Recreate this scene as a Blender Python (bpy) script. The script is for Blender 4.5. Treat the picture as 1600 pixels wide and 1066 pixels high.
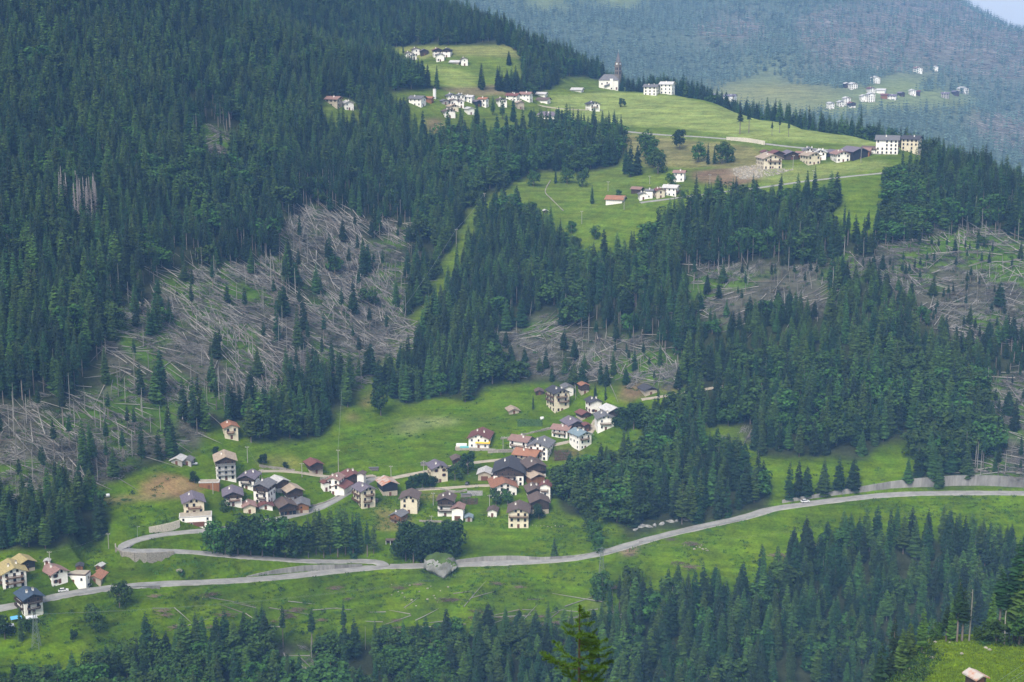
import bpy, bmesh, math, random
import numpy as np
from mathutils import Vector, Matrix, Euler

R = math.radians
rng = np.random.default_rng(7)
random.seed(7)
sc = bpy.context.scene
for o in list(bpy.data.objects):
    bpy.data.objects.remove(o)
C = sc.collection

# ------------------------------------------------------------------ camera, sky, sun, exposure
FPX, HCAM, PITCH = 2400.0, 300.0, math.atan((533 - 50) / 2400.0)
cam = bpy.data.cameras.new('camera')
cam.sensor_width = 36.0
cam.lens = 36.0 * FPX / 1600.0
cam.clip_start, cam.clip_end = 0.5, 20000
camo = bpy.data.objects.new('camera', cam)
camo.location = (0, 0, HCAM)
camo.rotation_euler = (math.pi / 2 - PITCH, 0, 0)
C.objects.link(camo)
sc.camera = camo

SUN_EL, SUN_AZ = R(47), R(204)        # compass style azimuth: behind the camera, to the left
world = bpy.data.worlds.new('World')
sc.world = world
world.use_nodes = True
wn = world.node_tree.nodes
sky = wn.new('ShaderNodeTexSky')
sky.sky_type = 'NISHITA'
sky.sun_disc = False
sky.sun_elevation = SUN_EL
sky.sun_rotation = SUN_AZ
sky.altitude = 1300
sky.air_density = 1.0
sky.dust_density = 9.0
sky.ozone_density = 1.0
bg = wn['Background']
cloud = wn.new('ShaderNodeMix'); cloud.data_type = 'RGBA'          # an even layer of high cloud veils the blue
cloud.inputs[0].default_value = .7
cloud.inputs[7].default_value = (4.3, 4.5, 4.8, 1)
world.node_tree.links.new(sky.outputs[0], cloud.inputs[6])
world.node_tree.links.new(cloud.outputs[2], bg.inputs[0])
bg.inputs[1].default_value = 0.06
sun = bpy.data.lights.new('sun', 'SUN')
sun.energy = 1.3
sun.angle = R(28)
sun.color = (1.0, 0.955, 0.88)
suno = bpy.data.objects.new('sun', sun)
sdir = Vector((math.sin(SUN_AZ) * math.cos(SUN_EL), math.cos(SUN_AZ) * math.cos(SUN_EL), math.sin(SUN_EL)))
suno.rotation_euler = sdir.to_track_quat('Z', 'Y').to_euler()
suno.location = (0, 0, 900)
C.objects.link(suno)
sc.view_settings.view_transform = 'Standard'
sc.view_settings.look = 'None'
sc.view_settings.gamma = 1.0
sc.view_settings.use_curve_mapping = False
sc.view_settings.exposure = 1.87
cy = sc.cycles
cy.max_bounces = 5
cy.diffuse_bounces = 2
cy.glossy_bounces = 2
cy.transmission_bounces = 2
cy.transparent_max_bounces = 4
cy.volume_bounces = 2
cy.use_denoising = True
cy.caustics_reflective = False
cy.caustics_refractive = False

# ------------------------------------------------------------------ picture <-> ground helpers
SP, CP = math.sin(PITCH), math.cos(PITCH)
def tdep(y):                      # tangent of the depression angle of a picture row
    k = (np.asarray(y, float) - 533) / FPX
    return (SP + k * CP) / (CP - k * SP)
def project(X, Y, Z):
    dz = Z - HCAM
    fw = Y * CP - dz * SP
    up = Y * SP + dz * CP
    fw = np.maximum(fw, .1)
    return 800 + FPX * X / fw, 533 - FPX * up / fw
def vnoise(x, y, seed=0):
    x = np.asarray(x, float); y = np.asarray(y, float)
    xi = np.floor(x).astype(np.int64); yi = np.floor(y).astype(np.int64)
    fx = x - xi; fy = y - yi
    fx = fx * fx * (3 - 2 * fx); fy = fy * fy * (3 - 2 * fy)
    def h(a, b):
        n = (a * 374761393 + b * 668265263 + seed * 1274126177) & 0x7fffffff
        n = ((n ^ (n >> 13)) * 1274126177) & 0x7fffffff
        n = n ^ (n >> 16)
        return (n & 0xffff) / 65535.0
    a = h(xi, yi); b = h(xi + 1, yi); c = h(xi, yi + 1); d = h(xi + 1, yi + 1)
    return (a * (1 - fx) + b * fx) * (1 - fy) + (c * (1 - fx) + d * fx) * fy
def fbm(x, y, seed=0, n=3):
    s = 0; a = .5; t = 0
    for i in range(n):
        s = s + a * vnoise(x * 2 ** i, y * 2 ** i, seed + i * 17); t += a; a *= .5
    return s / t

# ------------------------------------------------------------------ terrain heightfield
FARX = [-900, 0, 500, 700, 900, 1100, 1200, 1300, 1400, 1500, 1600, 1750, 2000, 2400]
FAR = {  # depth: picture row of the far mountain for each FARX column
 2000: [-250, -250, -150, 150, 185, 205, 205, 215, 225, 255, 285, 310, 340, 360],
 2300: [-300, -300, -180, 110, 125, 152, 160, 166, 172, 205, 235, 260, 290, 310],
 2600: [-340, -340, -200, 75, 90, 115, 128, 135, 138, 162, 190, 215, 250, 270],
 3000: [-380, -380, -220, 30, 45, 70, 75, 80, 90, 108, 128, 155, 200, 230],
 3600: [-420, -420, -240, -45, -30, -15, -12, -5, 10, 22, 40, 80, 150, 190],
 4200: [-450, -450, -260, -120, -110, -110, -105, -90, -60, 5, 75, 120, 180, 210],
 5200: [-480, -480, -300, -150, -140, -140, -130, -110, -60, 30, 100, 140, 190, 215],
}
COLS = []
def climb(y0, D0, segs):
    pts = [(D0, -D0 * tdep(y0))]
    y, D = y0, D0
    for (y2, m) in segs:
        t1, t2 = tdep(y), tdep(y2)
        D = D * (t1 + m) / (t2 + m); y = y2
        pts.append((D, -D * t2))
    return pts
def col(x, yr, Dr, up, down=None, back=(), mound=0.0):
    u = (x - 800) / FPX
    down = down or [(yr + 50, .3), (1066, .48), (1230, .5)]
    dn = climb(yr, Dr, down)[::-1]
    pts = dn[:-1] + climb(yr, Dr, up)
    Dc, zc = pts[-1]
    for (dd, dz) in back:
        pts.append((Dc + dd, zc + dz))
    near = np.array([(3, -2.6), (10, -7.5), (20, -15), (60, -46), (100, -74), (200, -140), (250, -172), (290, -195), (335, -222), (420, -275), (480, -300)])
    nm = np.array([(3, -2.6), (10, -7), (20, -13), (60, -33), (100, -52), (200, -97), (250, -112.5), (290, -127.5), (335, -133), (420, -215), (480, -290)])
    nn = near * (1 - mound) + nm * mound
    pts = [tuple(p) for p in nn if p[0] < pts[0][0] - 25] + pts
    last = pts[-1][0]
    for Df in sorted(FAR):
        if Df > last + 250:
            pts.append((Df, -Df * tdep(np.interp(x, FARX, FAR[Df]))))
    COLS.append((u, np.array(pts)))
RB = [(70, -14), (260, -75)]
col(-900, 940, 600, [(860, .3), (760, .4), (0, .5), (-250, .45)])
col(0, 940, 600, [(860, .33), (760, .42), (600, .5), (0, .5), (-250, .45)], [(1000, .3), (1066, .42), (1230, .45)])
col(200, 918, 632, [(850, .33), (760, .36), (690, .4), (0, .48), (-220, .45)], [(985, .3), (1066, .42), (1230, .45)])
col(400, 898, 662, [(840, .27), (740, .28), (690, .3), (600, .4), (40, .47)], back=[(70, -8), (170, 20), (420, 190)])
col(500, 893, 678, [(830, .22), (740, .26), (680, .3), (590, .4), (75, .45)], back=[(60, -12), (150, -6), (420, 130), (600, 190)])
col(600, 888, 690, [(830, .21), (740, .25), (620, .28), (560, .35), (200, .42), (108, .42)], back=[(60, -12), (140, -8), (260, 30), (480, 120)])
col(700, 885, 692, [(830, .21), (700, .25), (610, .28), (420, .42), (250, .42), (190, .35), (140, .22), (75, .22), (6, .45)], back=RB)
col(800, 882, 692, [(830, .21), (700, .25), (595, .28), (330, .42), (270, .3), (190, .3), (150, .2), (110, .25), (53, .45)], back=RB)
col(900, 878, 692, [(830, .22), (690, .25), (600, .28), (400, .42), (330, .35), (250, .25), (150, .2), (138, .12)], back=[(70, -8), (150, 18), (400, -40)])
col(1000, 848, 697, [(800, .32), (690, .33), (600, .3), (370, .42), (330, .3), (250, .22), (200, .2), (141, .14)], back=[(60, -6), (130, -6), (330, -50)])
col(1100, 822, 706, [(760, .3), (690, .3), (600, .4), (320, .42), (270, .2), (200, .2), (151, .12)], back=[(60, -5), (130, -16), (330, -60)])
col(1200, 797, 712, [(690, .3), (320, .42), (280, .22), (250, .2), (215, .15), (184, .12)], back=RB)
col(1300, 778, 718, [(700, .3), (360, .42), (300, .3), (240, .2), (204, .12)], back=RB, mound=0.0)
col(1365, 772, 721, [(750, .6), (700, .35), (365, .42), (285, .35), (240, .17), (215, .11)], back=RB, mound=.42)
col(1430, 769, 723, [(757, .7), (700, .35), (370, .42), (268, .35), (240, .17), (226, .1)], back=RB, mound=.95)
col(1500, 767, 724, [(757, .7), (350, .44), (262, .4)], back=RB, mound=1.0)
col(1600, 768, 725, [(758, .7), (400, .44), (300, .44)], back=RB, mound=1.0)
col(1800, 770, 726, [(760, .7), (450, .44), (370, .4)], back=RB, mound=.95)
col(2600, 770, 726, [(760, .7), (480, .44), (420, .4)], back=RB, mound=.9)

Dg = np.concatenate([np.geomspace(3, 60, 20)[:-1], np.linspace(60, 270, 40)[:-1], np.linspace(270, 480, 50)[:-1],
                     np.linspace(480, 595, 46)[:-1], np.linspace(595, 740, 113)[:-1], np.linspace(740, 1700, 380)[:-1], np.geomspace(1700, 5200, 130)])
Ug = np.concatenate([np.linspace(-.72, -.42, 22)[:-1], np.linspace(-.42, .42, 341)[:-1], np.linspace(.42, .72, 22)])
cu = np.array([c[0] for c in COLS])
cz = np.array([np.interp(Dg, c[1][:, 0], c[1][:, 1]) for c in COLS])     # columns x depths
def gsmooth(a, k, axis):
    w = np.exp(-.5 * (np.arange(-3 * k, 3 * k + 1) / k) ** 2); w /= w.sum()
    pad = [(0, 0), (0, 0)]; pad[axis] = (3 * k, 3 * k)
    b = np.pad(a, pad, mode='edge')
    return np.apply_along_axis(lambda v: np.convolve(v, w, 'valid'), axis, b)
Zg = np.array([np.interp(Ug, cu, cz[:, i]) for i in range(len(Dg))])    # depths x columns
Zn = gsmooth(gsmooth(Zg, 3, 0), 6, 1)
wnear = np.clip((Dg - 150) / 60, 0, 1)[:, None]
Zg = Zg * (1 - wnear) + Zn * wnear
XX = Dg[:, None] * Ug[None, :]
YY = np.repeat(Dg[:, None], len(Ug), 1)
amp = np.clip(YY / 700, .1, 2.2)
Zg = Zg + ((fbm(XX / 90, YY / 90, 3) - .5) * 9 + (fbm(XX / 28, YY / 28, 9) - .5) * 3.0) * amp * .55
Zg = Zg + np.where(YY > 1750, (fbm(XX / 330, YY / 330, 5) - .5) * 70 * np.clip((YY - 1750) / 700, 0, 1), 0)
ZREL = Zg          # heights relative to the camera

def ground(X, Y):
    X = np.asarray(X, float); Y = np.maximum(np.asarray(Y, float), 3.01)
    fi = np.interp(Y, Dg, np.arange(len(Dg))); fj = np.interp(X / Y, Ug, np.arange(len(Ug)))
    i = np.minimum(fi.astype(int), len(Dg) - 2); j = np.minimum(fj.astype(int), len(Ug) - 2)
    a = fi - i; b = fj - j
    z = (ZREL[i, j] * (1 - b) + ZREL[i, j + 1] * b) * (1 - a) + (ZREL[i + 1, j] * (1 - b) + ZREL[i + 1, j + 1] * b) * a
    return z + HCAM
MARCH = np.concatenate([np.arange(180, 1800, .8), np.geomspace(1800, 5200, 900)])
def P(x, y, dmin=500, dmax=1e9):
    """ground point seen in picture pixel (x, y), nearest one at depth dmin or beyond"""
    k = (y - 533) / FPX
    u = ((x - 800) / FPX) / (CP - k * SP)
    t = tdep(y)
    d = MARCH[(MARCH >= dmin) & (MARCH <= dmax)]
    h = ground(u * d, d) - (HCAM - d * t)
    n = np.nonzero(h >= 0)[0]
    i = n[0] if len(n) else int(np.argmax(h))
    D = d[i]
    return Vector((u * D, D, float(ground(u * D, D))))
def pxm(p):                        # picture pixels for one metre at a place
    return FPX / (p[1] * CP - (p[2] - HCAM) * SP)
def inpoly(px, py, poly):
    px = np.asarray(px); py = np.asarray(py)
    ins = np.zeros(px.shape, bool)
    n = len(poly)
    for i in range(n):
        x1, y1 = poly[i]; x2, y2 = poly[(i + 1) % n]
        if y1 == y2: continue
        c = ((y1 > py) != (y2 > py)) & (px < (x2 - x1) * (py - y1) / (y2 - y1) + x1)
        ins ^= c
    return ins

# ------------------------------------------------------------------ roads and terraces cut into the hill
def dense(pts, step=3.0):
    """smooth 3-D polyline through points"""
    pts = [Vector(p) for p in pts]
    out = []
    n = len(pts)
    for i in range(n - 1):
        p0, p1, p2, p3 = pts[max(i - 1, 0)], pts[i], pts[i + 1], pts[min(i + 2, n - 1)]
        k = max(2, int((p2 - p1).length / step))
        for j in range(k):
            t = j / k
            out.append(.5 * ((2 * p1) + (p2 - p0) * t + (2 * p0 - 5 * p1 + 4 * p2 - p3) * t * t + (3 * p1 - p0 - 3 * p2 + p3) * t ** 3))
    out.append(pts[-1])
    return out
def smooth_z(pl, k=12):
    z = np.array([p.z for p in pl])
    w = np.exp(-.5 * (np.arange(-2 * k, 2 * k + 1) / k) ** 2); w /= w.sum()
    z = np.convolve(np.pad(z, 2 * k, mode='edge'), w, 'valid')
    for p, a in zip(pl, z): p.z = float(a)
    return pl
def carve(pl, half, blend):
    """level the ground along a line; the ground is a heightfield, so this is a real bench"""
    global ZREL
    A = np.array([(p.x, p.y, p.z) for p in pl])
    x0, x1, y0, y1 = A[:, 0].min() - 25, A[:, 0].max() + 25, A[:, 1].min() - 25, A[:, 1].max() + 25
    m = (XX > x0) & (XX < x1) & (YY > y0) & (YY < y1)
    ii = np.nonzero(m)
    px, py = XX[ii], YY[ii]
    best = np.full(px.shape, 1e9); bz = np.zeros(px.shape)
    for k in range(len(A) - 1):
        a, b = A[k], A[k + 1]
        d = b[:2] - a[:2]; L = max(d @ d, 1e-6)
        t = np.clip(((px - a[0]) * d[0] + (py - a[1]) * d[1]) / L, 0, 1)
        dist = np.hypot(px - a[0] - t * d[0], py - a[1] - t * d[1])
        n = dist < best
        best = np.where(n, dist, best); bz = np.where(n, a[2] + t * (b[2] - a[2]), bz)
    w = np.clip(1 - (best - half) / blend, 0, 1); w = w * w * (3 - 2 * w)
    ZREL[ii] = ZREL[ii] * (1 - w) + (bz - HCAM - .35) * w

ROADS = {}
def road_line(name, px, half, blend=5.0, dmin=500, smooth=10, do=True):
    pl = smooth_z(dense([P(x, y, dmin) for (x, y) in px]), smooth)
    if do: carve(pl, half + .8, blend)
    ROADS[name] = (pl, half)
# main valley road, hairpin spur, village lane, upper roads
road_line('main', [(-160, 985), (-60, 962), (10, 943), (60, 931), (110, 921), (180, 915), (260, 914), (330, 910), (420, 904), (500, 897), (580, 890), (640, 887), (720, 884), (800, 881), (870, 880),
                   (910, 876), (945, 866), (985, 850), (1040, 836), (1100, 824), (1160, 808), (1205, 794), (1250, 786), (1320, 778), (1400, 772), (1500, 769), (1600, 770), (1700, 776)], 3.1)
road_line('spur', [(600, 887), (594, 882), (572, 879), (530, 879), (480, 878), (420, 874), (360, 868), (300, 863), (250, 861), (215, 861), (198, 858), (192, 853), (198, 847), (216, 841), (250, 836), (290, 832), (330, 828), (372, 823), (430, 812), (470, 804), (500, 796), (527, 780), (548, 766), (566, 755), (585, 746)], 2.5, 3.0, smooth=5)
road_line('lane', [(585, 746), (610, 750), (640, 742), (700, 731), (720, 727), (745, 722), (780, 718), (805, 715)], 1.8, 3.0, smooth=5)
road_line('lane_b', [(405, 733), (440, 735), (470, 739), (500, 744), (530, 746), (560, 747), (585, 746)], 1.6, 2.5, smooth=5)
road_line('lane_c', [(650, 766), (690, 764), (730, 760), (770, 757), (800, 759)], 1.6, 2.5, smooth=5)
road_line('lane_d', [(862, 701), (885, 695), (905, 690), (920, 680), (926, 668), (930, 655), (938, 645)], 1.6, 2.5, smooth=5)
road_line('track', [(1002, 628), (1030, 622), (1060, 616), (1090, 610), (1135, 600)], 1.6, 2.5, smooth=5)
road_line('upper', [(1000, 322), (1050, 310), (1100, 303), (1180, 294), (1260, 284), (1330, 275), (1390, 268), (1430, 262)], 2.2, 3.0)
road_line('ridge_road', [(930, 198), (975, 205), (1040, 212), (1090, 213), (1150, 217), (1200, 226), (1260, 233), (1330, 237), (1380, 241)], 2.6, 3.0)
road_line('church_lane', [(840, 160), (870, 172), (910, 175), (940, 172)], 1.8, 3.0)

# retaining walls: base line in the picture, heights in metres; the ground behind (or in front) is really stepped
WALLS = [
 ('up', [(1222, 786), (1270, 779), (1330, 772), (1400, 765), (1480, 762), (1560, 762), (1640, 765), (1700, 770)], [.8, 2.0, 2.8, 4.0, 5.2, 5.2, 4.2, 3.5], 'concrete', 'long pale grey concrete retaining wall above the road at right'),
 ('up', [(385, 902), (430, 897), (480, 892), (530, 888), (566, 885)], [.6, 1.8, 2.3, 1.8, .5], 'concrete', 'low concrete retaining wall between the two road arms'),
 ('up', [(704, 881), (740, 879), (800, 876), (860, 875), (905, 871), (935, 862)], [1.2, 2.4, 2.0, 1.2, 1.3, .6], 'concrete', 'grey retaining wall behind the road beside the mossy boulder'),
 ('down', [(180, 848), (181, 857), (190, 863), (210, 866.5), (240, 867), (272, 866)], [2.5, 5.0, 6.0, 5.6, 4.0, 1.6], 'stonework', 'tall curved stone retaining wall of the hairpin bend'),
 ('down', [(56, 937), (75, 933), (100, 927), (140, 921), (180, 920), (250, 919)], [2.0, 4.6, 4.4, 3.2, 2.6, .8], 'concrete', 'stained concrete wall under the road below the red roofed house'),
 ('up', [(233, 833), (250, 832), (268, 829), (281, 825)], [2.6, 2.8, 3.0, 3.2], 'white_stone', 'whitish dry stone wall beside the long white garage'),
 ('up', [(762, 709), (790, 708), (826, 707)], [1.4, 2.0, .8], 'stonework', 'pale stone wall above the lane under the awning house'),
 ('up', [(1135, 219), (1165, 222), (1195, 227)], [2.6, 3.2, 2.6], 'white_stone', 'bright white wall along the upper ridge road'),
]
WALL_LINES = []
for side, base, hs, wm, lab in WALLS:
    pl = dense([P(x, y) for (x, y) in base], 2.5)
    tt = np.linspace(0, 1, len(pl)); hh = np.interp(tt, np.linspace(0, 1, len(hs)), hs)
    pl = smooth_z(pl, 5)
    off = []
    for i, p in enumerate(pl):
        d = (pl[min(i + 1, len(pl) - 1)] - pl[max(i - 1, 0)]); nrm = Vector((-d.y, d.x, 0)).normalized()
        if side == 'up':
            if nrm.y < 0: nrm = -nrm
            off.append(p + nrm * 4.2 + Vector((0, 0, hh[i] + .35)))
        else:
            nrm = -nrm if (lab.startswith('stained') and nrm.y > 0) else nrm
            if lab.startswith('tall'): nrm = Vector((d.y, -d.x, 0)).normalized()
            off.append(p + nrm * 7.2 + Vector((0, 0, -hh[i] - .6)))
    WALL_LINES.append((pl, hh, side))
    if side == 'up': carve(off, 1.6, 2.6)
    else: carve(off, 5.2, 9.0)
for nm in ('main', 'spur', 'ridge_road'):
    carve(ROADS[nm][0], ROADS[nm][1] + .6, 1.6)

# ------------------------------------------------------------------ materials
MATS = {}
def mat(name, col, rough=.8, spec=.2, var=0.0, noise=0.0, nscale=1.0, island=0.0, metallic=0.0, bump=0.0, hue=0.0, stretch=None, col2=None, trans=0.0):
    """principled paint; var = shade per object, island = shade per loose piece, noise = blotches"""
    if name in MATS: return MATS[name]
    m = bpy.data.materials.new(name); m.use_nodes = True
    nt = m.node_tree; N = nt.nodes; L = nt.links
    b = N['Principled BSDF']
    b.inputs['Roughness'].default_value = rough
    b.inputs['Specular IOR Level'].default_value = spec
    b.inputs['Metallic'].default_value = metallic
    base = N.new('ShaderNodeRGB'); base.outputs[0].default_value = (*col, 1)
    cur = base.outputs[0]
    def add(fac_socket, lo, hi):
        mr = N.new('ShaderNodeMapRange'); mr.inputs['To Min'].default_value = lo; mr.inputs['To Max'].default_value = hi
        L.new(fac_socket, mr.inputs['Value']); return mr.outputs[0]
    vals = []
    if var or hue:
        oi = N.new('ShaderNodeObjectInfo')
        if var: vals.append(add(oi.outputs['Random'], 1 - var, 1 + var))
    if island:
        g = N.new('ShaderNodeNewGeometry'); vals.append(add(g.outputs['Random Per Island'], 1 - island, 1 + island))
    tc = None
    if noise or bump or col2:
        tc = N.new('ShaderNodeTexCoord')
        no = N.new('ShaderNodeTexNoise'); no.inputs['Scale'].default_value = nscale; no.inputs['Detail'].default_value = 6; no.inputs['Roughness'].default_value = .65
        src = tc.outputs['Object']
        if stretch:
            mp = N.new('ShaderNodeMapping'); mp.inputs['Scale'].default_value = stretch; L.new(src, mp.inputs[0]); src = mp.outputs[0]
        L.new(src, no.inputs['Vector'])
        if col2:
            mx = N.new('ShaderNodeMix'); mx.data_type = 'RGBA'
            L.new(add_c(N, L, no.outputs[0]), mx.inputs[0]); L.new(cur, mx.inputs[6]); mx.inputs[7].default_value = (*col2, 1); cur = mx.outputs[2]
        if noise:
            mr = N.new('ShaderNodeMapRange'); mr.inputs['From Min'].default_value = .3; mr.inputs['From Max'].default_value = .7
            mr.inputs['To Min'].default_value = 1 - noise; mr.inputs['To Max'].default_value = 1 + noise
            L.new(no.outputs[0], mr.inputs['Value']); vals.append(mr.outputs[0])
        if bump:
            bp = N.new('ShaderNodeBump'); bp.inputs['Strength'].default_value = bump; bp.inputs['Distance'].default_value = .2
            L.new(no.outputs[0], bp.inputs['Height']); L.new(bp.outputs[0], b.inputs['Normal'])
    for v in vals:
        mu = N.new('ShaderNodeMix'); mu.data_type = 'RGBA'; mu.blend_type = 'MULTIPLY'; mu.inputs[0].default_value = 1
        L.new(cur, mu.inputs[6]); L.new(v, mu.inputs[7]); cur = mu.outputs[2]
    if hue:
        hs = N.new('ShaderNodeHueSaturation'); L.new(cur, hs.inputs['Color']); L.new(add(oi.outputs['Random'], .5 - hue, .5 + hue), hs.inputs['Hue']); cur = hs.outputs[0]
    L.new(cur, b.inputs['Base Color'])
    if trans:
        tr = N.new('ShaderNodeBsdfTranslucent'); L.new(cur, tr.inputs[0])
        ms = N.new('ShaderNodeMixShader'); ms.inputs[0].default_value = trans
        out = N['Material Output']; L.new(b.outputs[0], ms.inputs[1]); L.new(tr.outputs[0], ms.inputs[2]); L.new(ms.outputs[0], out.inputs[0])
    MATS[name] = m
    return m
def add_c(N, L, s):
    mr = N.new('ShaderNodeMapRange'); mr.inputs['From Min'].default_value = .42; mr.inputs['From Max'].default_value = .6
    L.new(s, mr.inputs['Value']); return mr.outputs[0]

# ------------------------------------------------------------------ object helpers
def obj(name, mesh, parent=None, loc=None, rot=None, scale=None):
    o = bpy.data.objects.new(name, mesh); C.objects.link(o)
    if parent is not None: o.parent = parent
    if loc is not None: o.location = loc
    if rot is not None: o.rotation_euler = rot
    if scale is not None: o.scale = scale
    return o
def tag(o, label=None, cat=None, group=None, kind=None):
    if label: o['label'] = label
    if cat: o['category'] = cat
    if group: o['group'] = group
    if kind: o['kind'] = kind
    return o
class MB:
    """collects faces with material slots, built as ONE mesh"""
    def __init__(s): s.v = []; s.f = []; s.m = []; s.mats = []
    def slot(s, m):
        if m not in s.mats: s.mats.append(m)
        return s.mats.index(m)
    def face(s, pts, m):
        n = len(s.v); s.v += [tuple(p) for p in pts]; s.f.append(tuple(range(n, n + len(pts)))); s.m.append(s.slot(m))
    def box(s, x0, x1, y0, y1, z0, z1, m, M=None):
        c = [(x0, y0, z0), (x1, y0, z0), (x1, y1, z0), (x0, y1, z0), (x0, y0, z1), (x1, y0, z1), (x1, y1, z1), (x0, y1, z1)]
        if M is not None: c = [tuple(M @ Vector(p)) for p in c]
        n = len(s.v); s.v += c; k = s.slot(m)
        for f in ((0, 3, 2, 1), (4, 5, 6, 7), (0, 1, 5, 4), (1, 2, 6, 5), (2, 3, 7, 6), (3, 0, 4, 7)):
            s.f.append(tuple(n + i for i in f)); s.m.append(k)
    def tube(s, pts, rads, m, sides=6, cap=True):
        pts = [Vector(p) for p in pts]; k = s.slot(m); rings = []
        for i, p in enumerate(pts):
            d = (pts[min(i + 1, len(pts) - 1)] - pts[max(i - 1, 0)])
            d = d.normalized() if d.length > 1e-9 else Vector((0, 0, 1))
            a = d.orthogonal().normalized(); b = d.cross(a)
            n = len(s.v)
            for q in range(sides):
                t = 2 * math.pi * q / sides
                s.v.append(tuple(p + (a * math.cos(t) + b * math.sin(t)) * rads[i]))
            rings.append(n)
        for i in range(len(pts) - 1):
            for q in range(sides):
                s.f.append((rings[i] + q, rings[i] + (q + 1) % sides, rings[i + 1] + (q + 1) % sides, rings[i + 1] + q)); s.m.append(k)
        if cap:
            s.f.append(tuple(rings[0] + q for q in range(sides))[::-1]); s.m.append(k)
            s.f.append(tuple(rings[-1] + q for q in range(sides))); s.m.append(k)
    def mesh(s, name, smooth=False):
        me = bpy.data.meshes.new(name)
        me.from_pydata(s.v, [], s.f)
        for m in s.mats: me.materials.append(m)
        me.polygons.foreach_set('material_index', s.m)
        if smooth: me.polygons.foreach_set('use_smooth', [True] * len(s.f))
        me.update()
        return me
    def build(s, name, parent=None, smooth=False, **k): return obj(name, s.mesh(name, smooth), parent, **k)

# ------------------------------------------------------------------ what grows where (outlines of the land cover, read off the photograph)
OPEN = [  # meadows, village plots, road banks
 [(-900, 1010), (-900, 870), (0, 862), (70, 856), (150, 848), (165, 800), (135, 770), (210, 738), (330, 692), (420, 692), (500, 684), (528, 650), (560, 622), (600, 618), (640, 634), (690, 618), (735, 630), (770, 602),
  (850, 600), (960, 604), (1090, 612), (1075, 632), (1010, 650), (1000, 690), (985, 718), (930, 745), (890, 755), (868, 770), (880, 800), (905, 812), (935, 800), (960, 820), (985, 842), (1100, 818), (1195, 796), (1205, 780), (1178, 740), (1150, 716), (1100, 700), (1070, 672), (1150, 664), (1190, 714),
  (1300, 718), (1340, 722), (1390, 690), (1440, 696), (1445, 720), (1420, 745), (1405, 760), (1500, 760), (1640, 760), (1900, 770), (1900, 850), (1640, 850), (1500, 850), (1400, 842), (1300, 848), (1230, 872), (1190, 905), (1130, 935), (1060, 925), (1000, 950), (965, 950), (930, 985), (860, 1000), (760, 985), (690, 990), (600, 1002), (500, 1010), (400, 1000), (300, 1010), (200, 1030), (100, 1060), (-200, 1080)],
 [(322, 664), (388, 664), (388, 720), (322, 720)],
 [(600, 74), (700, 70), (708, 138), (680, 136), (640, 122), (605, 104)],
 [(495, 200), (500, 160), (530, 150), (560, 162), (560, 205)],
 [(535, 650), (590, 575), (640, 505), (680, 440), (735, 325), (765, 305), (800, 300), (787, 328), (752, 342), (709, 440), (665, 517), (614, 582), (580, 622)],
 [(770, 312), (800, 285), (845, 268), (905, 268), (960, 262), (975, 232), (960, 215), (930, 205), (860, 200), (850, 214), (820, 216), (790, 218), (740, 220), (700, 222), (690, 236), (655, 225), (640, 200), (632, 185), (600, 150), (640, 140), (690, 138), (700, 120), (640, 92), (610, 84), (615, 74), (700, 70), (790, 72), (815, 88), (815, 130), (745, 140), (830, 150), (860, 140), (880, 120), (950, 125), (1060, 130), (1120, 150), (1180, 180), (1250, 196), (1330, 206), (1430, 228), (1470, 245), (1460, 262), (1400, 282), (1388, 300), (1392, 372), (1300, 378), (1285, 350), (1315, 316), (1280, 312), (1200, 316), (1120, 318), (1060, 345), (1030, 372), (980, 408), (925, 420), (900, 405), (880, 378), (830, 350)],
]
BARE_MOUND = [(1395, 1080), (1420, 1030), (1455, 1000), (1500, 1000), (1620, 1012), (1900, 1030), (1900, 1300), (1350, 1300)]
STORM = [
 [(175, 490), (280, 425), (420, 410), (470, 330), (545, 330), (640, 350), (655, 410), (625, 480), (645, 530), (610, 570), (560, 600), (480, 595), (430, 640), (330, 660), (300, 690), (210, 735), (150, 760), (0, 800), (-300, 800), (-300, 640), (60, 640), (150, 600), (170, 540)],
 [(770, 520), (860, 500), (900, 520), (1010, 520), (1060, 560), (1050, 600), (900, 596), (790, 586)],
 [(1070, 425), (1130, 415), (1200, 410), (1295, 420), (1300, 485), (1200, 500), (1140, 520), (1080, 480)],
 [(1300, 400), (1390, 395), (1440, 380), (1460, 355), (1540, 360), (1640, 380), (1900, 420), (1900, 600), (1620, 560), (1560, 530), (1480, 520), (1430, 470), (1340, 440)],
 [(1530, 620), (1580, 580), (1700, 580), (1900, 640), (1900, 770), (1500, 758), (1530, 740), (1570, 700)],
 [(1100, 690), (1180, 660), (1190, 680), (1130, 700)],
 [(280, 205), (330, 195), (370, 225), (350, 250), (300, 235)],
 [(800, 985), (870, 940), (960, 930), (975, 990), (900, 1010)],
 [(440, 1030), (600, 1030), (620, 1100), (440, 1100)],
]
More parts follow.
